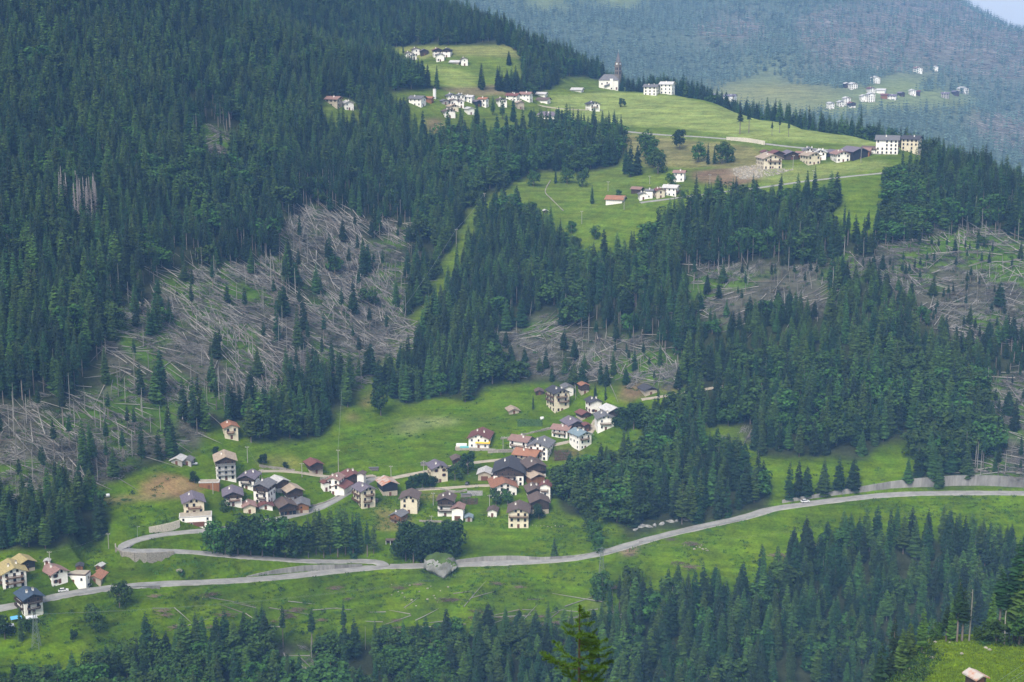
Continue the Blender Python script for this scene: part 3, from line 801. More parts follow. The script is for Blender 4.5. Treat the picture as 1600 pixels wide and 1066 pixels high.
# trees at the border of the windthrow keep bare boles
sb = np.zeros(gx.shape, bool)
for dy in (14, 28, 45): sb |= anyin(wx, wy + dy, STORM)
edge = (sb | stz) & ~storm
sel = (u1 < dens) & ~nr
hgt = 14 + 10.5 * fbm(gx / 40, gy / 40, 11) + rng.normal(0, 2.6, gx.shape)
hgt = hgt * np.clip(.84 + .2 * (gy - 640) / 110, .84, 1.05)
blw = np.zeros(gx.shape, bool)
for dy in (-18, -36, -54, -70): blw |= anyin(wx, wy + dy, STORM[1:5])
hgt = np.where(blw, hgt * .62, hgt)
hgt = np.clip(hgt, 8, 31)
kind = np.where(u2 < bshare, 'broadleaf', np.where(edge & (u3 < .6), 'tall_spruce', np.where(u3 < np.where(larchy, .45, .2), 'larch', 'spruce')))
kind = np.where(storm & (u3 < np.where(gx > 60, .4, .62)), 'snag', np.where(storm & (u3 < .88), 'tall_spruce', kind))
kind = np.where(edge & (u2 > .93), 'snag', kind)
hgt = np.where(storm & (kind == 'tall_spruce'), hgt * .8, hgt)
hgt = np.where(kind == 'broadleaf', hgt * .68, np.where(kind == 'snag', hgt * rng.uniform(.5, .95, gx.shape), np.where(kind == 'tall_spruce', hgt * 1.08, hgt)))
for i in np.nonzero(sel)[0]:
    TREES.append([kind[i], gx[i], gy[i], gz[i], hgt[i], px[i], py[i]])
WIDE = {'spruce': 1.2, 'larch': 1.2, 'tall_spruce': 1.1, 'broadleaf': 1.15}
# dead standing spruces of the bark-beetle patch
for k in range(24):
    p = P(random.uniform(86, 154), random.uniform(338, 366)); TREES.append(['dead_spruce', p.x, p.y, p.z, random.uniform(24, 31), 120, 350])

# ------------------------------------------------------------------ roads, walls
M_ASPH = mat('pale_asphalt', (.26, .25, .23), rough=.9, noise=.25, nscale=.25, bump=.05)
M_GRAV = mat('gravel_track', (.36, .31, .24), rough=.95, noise=.25, nscale=.4)
M_CONC = mat('concrete', (.22, .21, .195), rough=.9, var=.22, noise=.35, nscale=.5, stretch=(1, 1, .25))
M_STONE = mat('stonework', (.25, .225, .19), rough=.95, var=.2, noise=.4, nscale=1.6, bump=.5)
M_WSTONE = mat('white_stone', (.52, .47, .38), rough=.95, var=.15, noise=.3, nscale=1.6, bump=.4)
M_STEEL = mat('galvanised_steel', (.42, .43, .44), rough=.45, metallic=.6)
M_WHITE = mat('white_paint', (.75, .74, .70), rough=.6)
def strip(name, pl, half, m, lift=.02, label=None):
    vs, fs = [], []
    for i, p in enumerate(pl):
        d = pl[min(i + 1, len(pl) - 1)] - pl[max(i - 1, 0)]; n = Vector((-d.y, d.x, 0)).normalized()
        h = half * (1 + .06 * math.sin(i * 1.7) + .04 * math.sin(i * .61))
        for k in (-1.12, -1, 1, 1.12):
            q = p + n * h * k; vs.append((q.x, q.y, p.z + lift - (.5 if abs(k) > 1 else 0)))
    for i in range(len(pl) - 1):
        for k in range(3):
            a = i * 4 + k; fs.append((a, a + 1, a + 5, a + 4))
    me = bpy.data.meshes.new(name); me.from_pydata(vs, [], fs); me.materials.append(m); me.update()
    return tag(obj(name, me), label, kind='structure')
ROADM = {'main': ('road', M_ASPH, 'pale grey main road curving along the valley side'), 'spur': ('road', M_ASPH, 'grey side road with hairpin bend up to the village'), 'lane': ('lane', M_GRAV, 'pale lane climbing through the upper village'),
         'lane_b': ('path', M_GRAV, 'narrow pale path behind the barns'), 'lane_c': ('lane', M_GRAV, 'short pale lane to the large white house'), 'lane_d': ('path', M_GRAV, 'narrow drive between the upper white houses'), 'track': ('track', M_GRAV, 'pale forest track beyond the meadow'),
         'upper': ('road', M_ASPH, 'thin pale road under the upper hamlet'), 'ridge_road': ('road', M_ASPH, 'pale road along the ridge to the cream buildings'), 'church_lane': ('path', M_GRAV, 'pale lane below the church hill')}
ZL = {'main': .02, 'spur': .035, 'lane': .05, 'lane_b': .065, 'lane_c': .05, 'lane_d': .05, 'track': .05, 'upper': .05, 'ridge_road': .05, 'church_lane': .05}
for nm, (pl, half) in ROADS.items():
    a, m, lab = ROADM[nm]; strip(a, pl, half, m, ZL[nm], lab)
for (pl, hh, side), (sd, base, hs, wm, lab) in zip(WALL_LINES, WALLS):
    root = obj('retaining_wall', None, loc=tuple(pl[0])); tag(root, lab, 'wall', kind='thing')
    m = {'concrete': M_CONC, 'stonework': M_STONE, 'white_stone': M_WSTONE}[wm]
    L0 = pl[0]
    step = 2 if len(pl) < 60 else 3
    for i in range(0, len(pl) - 1, step):
        j = min(i + step, len(pl) - 1)
        a, b = pl[i] - L0, pl[j] - L0
        d = b - a; n = Vector((-d.y, d.x, 0)).normalized() * .3
        za0, za1 = (-.8, hh[i]) if side == 'up' else (-hh[i] - 1.2, .55)
        zb0, zb1 = (-.8, hh[j]) if side == 'up' else (-hh[j] - 1.2, .55)
        g = d.normalized() * .02
        mb = MB(); Z = lambda q, z: (q.x, q.y, q.z + z)
        c = [Z(a - n + g, za0), Z(b - n - g, zb0), Z(b + n - g, zb0), Z(a + n + g, za0), Z(a - n * .8 + g, za1), Z(b - n * .8 - g, zb1), Z(b + n * .8 - g, zb1), Z(a + n * .8 + g, za1)]
        k = mb.slot(m); mb.v = c
        for f in ((4, 5, 6, 7), (0, 1, 5, 4), (1, 2, 6, 5), (2, 3, 7, 6), (3, 0, 4, 7)): mb.f.append(f); mb.m.append(k)
        mb.build('wall_panel', root)
def rail(name, pl, off, label, step=2):
    root = obj(name, None, loc=tuple(pl[0])); tag(root, label, 'guardrail'); L0 = pl[0]
    pts = []
    for i, p in enumerate(pl):
        d = pl[min(i + 1, len(pl) - 1)] - pl[max(i - 1, 0)]; n = Vector((-d.y, d.x, 0)).normalized()
        if n.y > 0: n = -n
        pts.append(p + n * off - L0)
    mb = MB()
    for a, b in zip(pts[:-1], pts[1:]):
        mb.tube([a + Vector((0, 0, .75)), b + Vector((0, 0, .75))], [.14, .14], M_STEEL, 4, cap=False)
    mb.build('rail_beam', root)
    post = MB(); post.box(-.07, .07, -.07, .07, -.6, .8, M_STEEL); pm = post.mesh('rail_post')
    for p in pts[::step * 2]: obj('rail_post', pm, root, tuple(p))
ml = ROADS['main'][0]
seg = lambda a, b: [p for p in ml if a < project(p.x, p.y, p.z)[0] < b]
rail('guardrail', seg(930, 1180), 3.3, 'thin steel guardrail beside the rising road at centre right')
rail('guardrail', seg(70, 250), 3.0, 'thin steel guardrail on the wall below the red roofed house')

def low_wall(pts, h, m, label):
    pl = dense([P(x, y) for x, y in pts], 2.2); root = obj('dry_stone_wall', None, loc=tuple(pl[0])); tag(root, label, 'wall', kind='thing'); L0 = pl[0]
    for a, b in zip(pl[:-1], pl[1:]):
        d = b - a; M_ = Matrix.Translation((a + b) / 2 - L0) @ Matrix.Rotation(math.atan2(d.y, d.x), 4, 'Z') @ Matrix.Rotation(-math.atan2(d.z, Vector((d.x, d.y)).length), 4, 'Y')
        mb = MB(); k = random.uniform(.8, 1.15); mb.box(-d.length / 2, d.length / 2 - .03, -.3 * k, .3 * k, -.8, h * k, m, M_); mb.build('wall_section', root)
low_wall([(782, 687), (810, 683), (840, 676), (868, 668), (878, 665)], .9, M_STONE, 'low grey stone wall crossing the upper meadow'); low_wall([(650, 768), (680, 765), (712, 771), (730, 768)], 1.1, M_STONE, 'stone terrace wall beside the dark clump'); low_wall([(405, 731), (430, 733), (460, 737)], .9, M_STONE, 'low stone wall along the path behind the barns'); low_wall([(500, 750), (540, 752), (570, 753)], 1.0, M_STONE, 'stone wall above the bright green lawn'); low_wall([(482, 792), (505, 788), (530, 776)], .8, M_STONE, 'low wall along the lane below the bright green lawn'); low_wall([(655, 815), (690, 817), (705, 816)], .8, M_STONE, 'low wall below the twin chimney house')
low_wall([(860, 283), (852, 300), (862, 312), (880, 330)], .5, M_STONE, 'dark line of stones down the green slope')

# ------------------------------------------------------------------ houses
M_WIN = mat('window_glass', (.018, .02, .025), rough=.15, spec=.5)
M_FRAME = mat('window_frame_brown', (.12, .07, .04))
M_DOOR = mat('door_wood', (.14, .06, .035))
WALLC = {'w': ((.85, .81, .73), .1), 'c': ((.68, .60, .44), .12), 's': ((.42, .36, .27), .22), 't': ((.055, .038, .028), .35), 'o': ((.24, .11, .045), .3), 'g': ((.36, .34, .31), .2), 'k': ((.025, .025, .028), .3)}
def wallmat(k): return mat('wall_' + k, WALLC[k][0], rough=.9, var=.07, noise=WALLC[k][1], nscale=.9, stretch=(1, 1, .35) if k in 'tok' else None, bump=.1)
ROOFC = {'r': (.15, .062, .052), 'p': (.25, .15, .125), 'g': (.14, .135, .14), 'n': (.115, .082, .068), 'k': (.46, .44, .42), 'o': (.28, .13, .075), 'y': (.33, .265, .12), 'u': (.045, .065, .095), 't': (.34, .265, .195), 'd': (.055, .052, .058), 'b': (.17, .22, .24), 'v': (.15, .125, .15)}
def roofmat(k): return mat('roof_' + k, ROOFC[k], rough=.7, var=.08, noise=.28, nscale=.8, stretch=(3, .5, 1))
M_RUST = mat('rusty_sheet', (.50, .45, .40), rough=.6, noise=.3, nscale=.5, col2=(.35, .12, .05))
M_TIMBER = wallmat('t')
winmesh = {}
def window_mesh(w, h, frame):
    k = (w, h, frame.name)
    if k not in winmesh:
        mb = MB()
        mb.box(-w / 2 - .12, w / 2 + .12, -.05, .02, -h / 2 - .12, h / 2 + .12, frame)
        mb.box(-w / 2, w / 2, -.07, -.045, -h / 2, h / 2, M_WIN)
        mb.box(-w / 2 - .2, w / 2 + .2, -.16, .02, -h / 2 - .2, -h / 2 - .12, frame)
        winmesh[k] = mb.mesh('window')
    return winmesh[k]
def shutter_mesh(w, h, m):
    k = ('sh', w, h, m.name)
    if k not in winmesh:
        mb = MB()
        for s in (-1, 1): mb.box(s * (w / 2 + .32) - .24, s * (w / 2 + .32) + .24, -.1, -.04, -h / 2, h / 2, m)
        winmesh[k] = mb.mesh('shutters')
    return winmesh[k]
def balcony_mesh(L, m):
    mb = MB()
    mb.box(-L / 2, L / 2, -1.25, 0, -.16, 0, m)
    mb.box(-L / 2, L / 2, -1.25, -1.17, .95, 1.07, m)
    mb.box(-L / 2, L / 2, -1.24, -1.18, .12, .2, m)
    n = max(4, int(L / .28))
    for i in range(n):
        x = -L / 2 + L * (i + .5) / n
        mb.box(x - .06, x + .06, -1.23, -1.19, .2, .95, m)
    for s in (-1, 1):
        mb.box(s * L / 2 - .05, s * L / 2 + .05, -1.2, 0, .9, 1.05, m); mb.box(s * L / 2 - .04, s * L / 2 + .04, -1.2, 0, .1, .8, m)
    return mb.mesh('balcony')
def chimney_mesh():
    if 'ch' not in winmesh:
        mb = MB(); mb.box(-.35, .35, -.35, .35, -1.2, 1.1, wallmat('w')); mb.box(-.48, .48, -.48, .48, 1.1, 1.22, M_STONE); mb.box(-.25, .25, -.25, .25, 1.22, 1.5, M_STONE)
        winmesh['ch'] = mb.mesh('chimney')
    return winmesh['ch']
def house(x0, x1, yb, ye, a, style, roofk, label, opt='', name='house', cat='house', dmin=500, q=1.2, pitch=23, group=None):
    """x0..x1 outline, yb foot, ye eaves in the photograph -> metres on the hillside; a = turn of the gable front"""
    p = P((x0 + x1) / 2, yb, dmin); s = pxm(p)
    if 'F' in opt: q = .5
    ar = R(a); S = 1.17 * (x1 - x0) / s
    w = S / (abs(math.cos(ar)) + q * abs(math.sin(ar))); d = q * w
    ov = min(1.0, .09 * w + .2) if 'F' not in opt else .15
    w = max(2.2, w - 1.6 * ov * .8); d = max(2.2, d - 1.0 * ov)
    h = 1.1 * (yb - ye) / s / .965
    cx, cy_, cz = p.x, p.y + (w / 2 * abs(math.sin(ar)) + d / 2 * abs(math.cos(ar))), p.z
    root = obj(name, None, loc=(cx, cy_, cz), rot=(0, 0, ar)); tag(root, label, cat, group)
    far = s < 1.75
    W, D = w / 2, d / 2
    low, upm = style[0], style[-1]
    flat = 'F' in opt
    rise = W * math.tan(R(pitch)) if not flat else 0
    split = h if len(style) == 1 else (h * .42 if style[0] in 'sgw' and style[-1] in 'tok' and 'H' in opt else h * (.74 if style == 'wt' and h > 5 else 1) - .1)
    mb = MB(); m0, m1 = wallmat(low), wallmat(upm)
    mb.box(-W, W, -D, D, -5.0, min(split, h), m0)
    wall = mb.build('wall', root)
    if split < h - .3:
        mb = MB(); mb.box(-W - .12, W + .12, -D - .12, D + .12, split, h, m1); mb.build('timber_storey', root)
    if not flat:
        mb = MB(); e = .12 if len(style) > 1 else 0
        for sy in (-1, 1):
            y = sy * (D + e)
            t = [(-W - e, y, h), (W + e, y, h), (0, y, h + rise + e * .4)]
            mb = MB(); mb.face(t if sy < 0 else t[::-1], m1); mb.build('gable', root)
        rm = M_RUST if roofk == 'q' else roofmat(roofk)
        mb = MB(); th = .28; ang = math.atan2(rise, W); L = (W + ov) / math.cos(ang)
        for sx in (-1, 1):
            c = []
            for (u_, z_) in ((0, 0), (1, 0), (1, 1), (0, 1)):
                X = sx * (W + ov) * u_; Zz = h + rise - (rise + ov * math.tan(ang)) * u_ + .03 + z_ * th
                c.append((X, Zz))
            y0, y1 = -D - ov * 1.15, D + ov
            n = len(mb.v); mb.v += [(X, y0, Z) for X, Z in c] + [(X, y1, Z) for X, Z in c]; k = mb.slot(rm)
            fs = [(0, 1, 2, 3), (7, 6, 5, 4), (0, 4, 5, 1), (3, 2, 6, 7), (1, 5, 6, 2)]
            for f in fs: mb.f.append(tuple(n + i for i in (f if sx > 0 else f[::-1]))); mb.m.append(k)
        roof = mb.build('roof', root)
        if 'N' not in opt:
            for k in range(1 if far else random.choice((1, 2))):
                obj('chimney', chimney_mesh(), roof, ((-.35 + .75 * k) * W, random.uniform(-.4, .4) * D, h + rise * .72 + .1))
    else:
        rm = roofmat(roofk); mb = MB(); mb.box(-W - ov, W + ov, -D - ov, D + ov, h, h + .45, rm); roof = mb.build('roof', root)
        mb = MB(); mb.box(-W + .3, W - .3, -D + .3, D - .3, h + .45, h + .5, M_GRAV); mb.build('roof_gravel', roof)
    barn = upm in 'tok' and (len(style) == 1 or 'H' in opt)
    # windows: each one a part
    fl = max(1, round(h / 2.75)); fh = h / fl
    if 'X' not in opt:
        ww, wh = (.95, 1.25) if not barn else (.7, .7)
        if far: ww, wh = 1.15, 1.35
        fr = M_FRAME if upm != 'w' or random.random() < .5 else M_WHITE
        for face in range(3):
            if far and face == (1 if a > 0 else 2) : continue
            span = w if face == 0 else d
            nc = max(1, int(span / (3.0 if not far else 3.4)))
            if barn: nc = max(1, nc - 1)
            for i in range(fl):
                for j in range(nc):
                    if random.random() < (.12 if not barn else .5): continue
                    t = (j + .5) / nc - .5; z = fh * (i + .56)
                    if face == 0 and i == 0 and j == nc // 2: continue
                    e = .12 if z > split else 0
                    if face == 0: loc, rz = (t * w, -D - e - .02, z), 0
                    elif face == 1: loc, rz = (W + e + .02, t * d, z), math.pi / 2
                    else: loc, rz = (-W - e - .02, t * d, z), -math.pi / 2
                    wo = obj('window', window_mesh(ww, wh, fr), root, loc, (0, 0, rz))
                    if 'S' in opt: obj('shutters', shutter_mesh(ww, wh, M_DOOR), wo)
        if not flat and w > 7 and not barn:
            for t in (-.13, .13): obj('window', window_mesh(.8, .9, fr), root, (t * w, -D - .14, h + rise * .3))
    mb = MB(); mb.box(-.6, .6, -D - .06, -D + .05, 0, 2.1, M_DOOR)
    if 'G' in opt: mb.box(-W * .55, W * .55, -D - .07, -D + .05, 0, 2.4, M_DOOR)
    mb.build('door', root)
    nb = int(opt[opt.index('B') + 1]) if 'B' in opt else 0
    bm = M_STEEL if 'M' in opt else (M_FRAME if upm != 't' else M_TIMBER)
    if 'R' in opt: bm = M_DOOR
    for k in range(nb):
        i = fl - 1 - k
        if i < (0 if barn else 1): break
        L = w * (.94 if 'L' in opt or barn else random.uniform(.5, .75))
        obj('balcony', balcony_mesh(L, bm), root, (0 if L > .9 * w else random.uniform(-.1, .1) * w, -D - .13, fh * i + .25))
        if 'A' in opt: obj('balcony', balcony_mesh(d * .8, bm), root, ((-W - .13) if a > 0 else (W + .13), 0, fh * i + .25), (0, 0, -math.pi / 2 if a > 0 else math.pi / 2))
    if 'J' in opt:                                 # dark panels stand in for the shade inside the open ground floor
        for k in range(4):
            mb = MB(); x = -W + (k + .5) / 4 * w; mb.box(x - .9, x + .9, -D - .05, -D + .03, .1, 2.3, M_WIN); mb.build('opening_shade_panel', root)
    return root, (w, d, h, rise)
HOUSES = '''
330 367 752 724 14 wt t B3LM|tall white four-storey house with three long balconies
373 401 766 750 -8 wt v B1|white house with brown gable right of the tall four-storey house
344 377 793 777 12 wt v B2R|white chalet with two brown balconies left of the small cream cottage
278 317 807 789 16 c v B2R|cream house with orange-brown balconies above the long white garage
375 399 805 795 14 c p|small cream cottage with reddish roof beside leafy trees
396 426 790 764 -14 wt g B2|tall narrow white house with grey roof amid the barns
398 425 798 793 15 w r XN|low reddish roofed outbuilding at the foot of the narrow white house
474 503 742 729 27 st r HB1N|dark wooden barn with red roof alone under the meadow
419 449 771 756 36 gt k HN|dark barn with pale sheet metal roof behind the narrow house
436 471 785 770 28 wt t HB1N|barn with tan roof and long wooden gallery
425 461 807 794 24 st n HB1JN|large dark barn with brown roof over an open garage
456 482 804 792 8 so g HN|orange-brown wooden barn with grey roof at the lane
511 535 775 753 -12 w p|white house with pink roof beside the bright green lawn
500 514 770 758 30 wt r XN|brown wooden annex left of the pink roofed white house
518 547 776 764 -20 w r XN|low white wing in front of the pink roofed house
532 562 763 748 22 st r HB2|big dark barn with red-brown roof against a white block
558 571 763 744 -10 w n XN|narrow white block joined to the big dark barn
550 585 797 771 32 c v B3A|cream house with dark wooden balconies beside the lane
588 620 777 760 22 sk q HN|black timbered barn with rusty white roof
626 654 804 782 -4 c n N|plain pale yellow house with three rows of windows
610 635 821 809 -24 so g HB1|small wooden cabin with grey roof in front of the pale yellow house
684 710 808 785 -5 wt n B2L|white house with two dark balconies and twin white chimneys
706 725 814 797 -4 wo p GXN|low annex with pinkish roof beside the twin chimney house
667 699 757 736 18 c v S|pale house with grey and red roof in the middle of the village
704 723 727 720 12 t n XN|small cabin with grey roof beside a leafy tree
733 768 702 687 -8 w r|white house with large yellow awning and terrace
797 833 710 693 62 w p B2LA|white guesthouse with pink roof and balconies
826 865 722 702 -16 w g B3R|tall white house with blue-grey roof and brown balconies
804 846 729 715 66 s o|beige stone house with rusty red roof
816 852 752 733 16 wt n HB1|brown and white chalet below the stone house
820 851 763 749 22 ot t HN|wooden barn with tan roof squeezed behind the red roofed block
773 820 761 741 -4 wt d B2|broad white house with low dark roof and timber gable
765 806 778 764 8 w o N|low house with bright orange roof behind leafy trees
747 769 753 743 -4 s k GN|small garage house with white roof and brown doors
762 778 809 800 -6 w n XN|tiny white house with brown roof on the lower meadow
795 827 826 803 -3 c n B1L|cream house with brown roof lowest on the meadow
821 848 782 770 10 wt n H|brown gabled white house left of the red roofed block
844 863 787 763 -10 w r B1|narrow tall white house with flat red roof
827 857 806 788 6 st n HN|dark brown house with steep roof at the wood edge
727 738 816 810 0 g b XN|small grey-green shed below the low annex
855 889 646 619 24 c d B2A|large beige four-storey house with dark roof on the upper meadow
877 896 623 609 12 w g XN|white gabled house directly behind the large beige house
904 920 617 604 16 st o HN|slim brown barn with orange roof highest of the upper group
916 940 648 632 18 w d S|white house with red shutters left of the big metal roofed barn
940 972 659 645 24 st k HB1N|big dark barn with light metal roof
901 923 657 649 24 st r HN|little brown barn with red roof between white houses
931 959 674 657 6 w g B2|white house with green framed gable and balconies
879 913 679 666 20 wt v B2|white and brown chalet behind the pink roofed villa
910 923 677 667 14 t r XN|dark wooden shed beside the white and brown chalet
863 895 687 674 64 w p B1LA|white villa with pink roof and long balcony
891 924 705 684 30 w b B1|white cube-like house with blue-grey roof
836 849 618 613 4 t n XN|dark low hut left of the large beige house
791 811 648 643 14 s t XN|tiny stone hut alone on the big meadow
1000 1027 620 612 18 st d XN|low dark roofed cabin with solar panels by the forest track
343 371 688 671 20 c o B2R|cream house with orange roof alone under the spruces
312 340 766 757 4 o k FXN|flat orange brick building under the tall white house
267 286 728 721 -4 g k XN|metal shed with white roof above the bare field
285 300 729 722 -4 g g XN|grey shed beside the white roofed metal shed
280 326 827 813 10 w k FG|long white garage with flat roof at the road
14 50 898 883 38 sk y HN|dark barn with yellow roof at far left
-14 36 926 902 28 w y B2A|white house with yellow roof cut by the left edge
60 101 922 906 42 w p S|white house with red roof beside the road at lower left
96 134 918 905 -6 w n F|low white building with flat roof and brown fascia
137 160 913 906 -5 s o XN|small red roofed garage at the roadside
18 62 964 939 36 wt u B2A|white chalet with dark blue roof below the road
117 129 892 887 10 o d XN|tiny dark roofed shed on the grass above the garage
149 161 891 886 -14 o k XN|tiny open shed with pale roof above the garage
68 77 885 879 8 w k XN|tiny white hut near the utility pole
1188 1221 265 250 10 c t B1|cream house with wooden porch beside the pale rubble field
1190 1204 245 239 8 w r XN|small white house behind the cream porch house
1204 1226 251 242 8 t r XN|dark barn with red roof in the upper hamlet
1224 1248 251 243 8 t v XN|dark barn with violet-grey roof in the upper hamlet
1244 1256 247 240 70 o p XN|pinkish wooden house between barns of the upper hamlet
1256 1277 246 237 -6 w g|white house with pale roof behind the twin-part cream house
1274 1294 251 240 -10 w k|white house with two window rows in the upper hamlet
1255 1282 259 246 18 c t|cream house with arched dark gate in the upper hamlet
1295 1318 248 240 30 t v XN|dark wooden house with wide roof right of the white ones
1303 1328 254 243 10 w p|low pale house with curved front in the upper hamlet
1320 1357 251 239 24 k v XN|long grey barn with wide roof in the upper hamlet
1340 1364 246 237 66 o p XN|brick red barn end beside the long grey barn
1349 1373 241 234 66 w n XN|low white house with brown roof beside the white block
1372 1409 242 222 72 w g B2L|long white apartment block with balconies on the ridge
1412 1443 241 221 60 c d|tall cream four-storey building rightmost on the ridge
1053 1072 285 272 72 w p|white house with pink roof standing above the middle hamlet
987 1006 303 297 60 t p XN|brown barn with pink roof leftmost of the middle hamlet row
998 1011 313 305 6 w g|small white house at the corner of the middle hamlet
1009 1023 311 300 66 w g|grey roofed white house in the middle hamlet
1022 1039 311 300 14 c r|cream gabled house in the middle hamlet
1037 1062 309 296 66 w k B2L|white house with terraces rightmost of the middle hamlet row
948 978 320 313 70 w o XN|low white house with orange roof below the middle hamlet
848 856 334 331 8 t k XN|lone tiny hut on the green slope
1007 1030 150 138 70 w g|white house with grey roof right of the church
1032 1055 148 134 66 w k|white square house with hipped pale roof on the hilltop
916 937 175 165 16 w d B2|white house with dark roof below the church
893 912 144 141 70 w k XN|long low white building left of the church
842 873 191 182 66 w v B1|white farmhouse between two round trees
839 860 162 157 66 w n XN|low white house with brown roof on the lane
508 533 168 157 66 s p|large grey house with pink roof among trees
532 552 173 163 24 w k|white house half hidden by trees beside the pink roofed one
639 664 167 156 66 w g|grey roofed house at the left end of the high village
663 677 162 155 70 o o XN|orange house at the left end of the high village
696 714 159 151 14 w g|white gabled house topmost left in the high village
711 726 159 151 14 w g|white gabled house topmost middle in the high village
725 741 161 153 66 w k|long white house topmost right in the high village
700 716 166 159 14 w n|white house with brown gable in the second row of the high village
715 725 169 160 10 w n|narrow white house in the second row of the high village
697 716 175 168 20 c t|cream house with tan roof in the middle of the high village
725 741 180 172 26 w k XN|white barn-like house with pale roof in the high village
690 711 185 176 14 w n|white house with brown roof lowest in the high village
687 701 164 159 20 g g XN|grey house at the slope edge of the high village
739 752 167 160 30 k v XN|dark violet roofed barn in the high village
747 763 168 157 66 w o|white house with red roof in the high village
775 792 168 158 14 w n|white gabled house behind the dark conifer in the high village
791 812 159 151 68 w r|white house with red roof at the right end of the high village
805 819 171 162 16 s t|beige gabled house at the right end of the high village
812 832 159 149 68 w p|white house with pink roof farthest right in the high village
838 855 152 148 70 w k XN|low bright house on the knoll right of the high village
631 645 92 85 14 w n|white house leftmost in the highest hamlet
642 656 88 79 14 w n|tall white house with brown gable in the highest hamlet
641 651 94 88 14 w g XN|small white house in front in the highest hamlet
655 669 88 81 10 t v XN|brown wooden barn in the middle of the highest hamlet
675 691 89 80 10 wt r|white house with red gable in the highest hamlet
680 694 97 88 8 w v|white house with window rows in front in the highest hamlet
692 706 90 80 -10 wt d|dark gabled house at the back of the highest hamlet
719 731 103 94 8 w n|white house rightmost in the highest hamlet
703 720 101 98 70 s k XN|low grey shed in the highest hamlet
'''
FARH = '''
1319 1329 138 132 8 t k XN|brown barn upper left in the far hazy hamlet
1327 1340 140 133 14 w k|white house upper left in the far hazy hamlet
1363 1375 131 123 8 w k|white house standing highest in the middle of the far hamlet
1356 1368 147 140 14 w r|white house with red roof in the far hamlet
1371 1386 147 142 66 w k XN|long low white house in the far hamlet
1345 1355 160 152 4 w k|white gabled house, left of the twin pair in the far hamlet
1356 1367 160 149 4 w k|taller white gabled house, right of the twin pair in the far hamlet
1377 1389 156 150 66 o r XN|brown-red barn in the far hamlet
1388 1403 157 151 66 w v|white house with dark roof in the far hamlet
1404 1414 152 147 20 t v XN|brown barn right of the dark roofed house in the far hamlet
1422 1431 150 143 4 w k|white gabled house beside a brown barn in the far hamlet
1430 1439 150 144 66 t r XN|brown barn joined to a white gabled house in the far hamlet
1472 1485 155 148 66 g v|grey house toward the right of the far hamlet
1489 1499 151 145 16 t v XN|brown barn beside the rightmost white house of the far hamlet
1499 1513 147 140 12 w k|rightmost white house of the far hazy hamlet
1430 1441 115 108 10 w p|pinkish roofed white house high above the far hamlet
1458 1466 112 106 10 w k XN|white house among trees high above the far hamlet
1293 1304 171 163 20 w k|white house peeking over the tree line at left of the far hamlet
1309 1319 168 161 14 w k|white house just above the ridge trees
1318 1329 166 156 8 w k|tall white house with window rows above the ridge trees
1326 1337 169 163 10 wt r HN|brown and white barn above the ridge trees
1108 1122 155 150 66 w v XN|violet roofed house leftmost in the far valley
1132 1152 159 152 66 w v|white house with dark roof on the far meadow edge
'''
for blk, dm in ((HOUSES, 500), (FARH, 1780)):
    for ln in blk.strip().splitlines():
        spec, lab = ln.split('|'); t = spec.split()
        st = t[5]; op_ = t[7] if len(t) > 7 else ''
        barn = ('barn' in lab.split(' with')[0] or 'shed' in lab or 'hut' in lab)
        nm, ct = ('barn', 'barn') if 'barn' in lab.split(' beside')[0].split(' joined')[0] else (('shed', 'shed') if any(k in lab for k in ('shed', ' hut', 'cabin', 'annex', 'outbuilding')) else (('garage', 'garage') if 'garage' in lab.split(' above')[0] else ('house', 'house')))
        house(float(t[0]), float(t[1]), float(t[2]), float(t[3]), float(t[4]), st, t[6], lab, op_, nm, ct, dm)

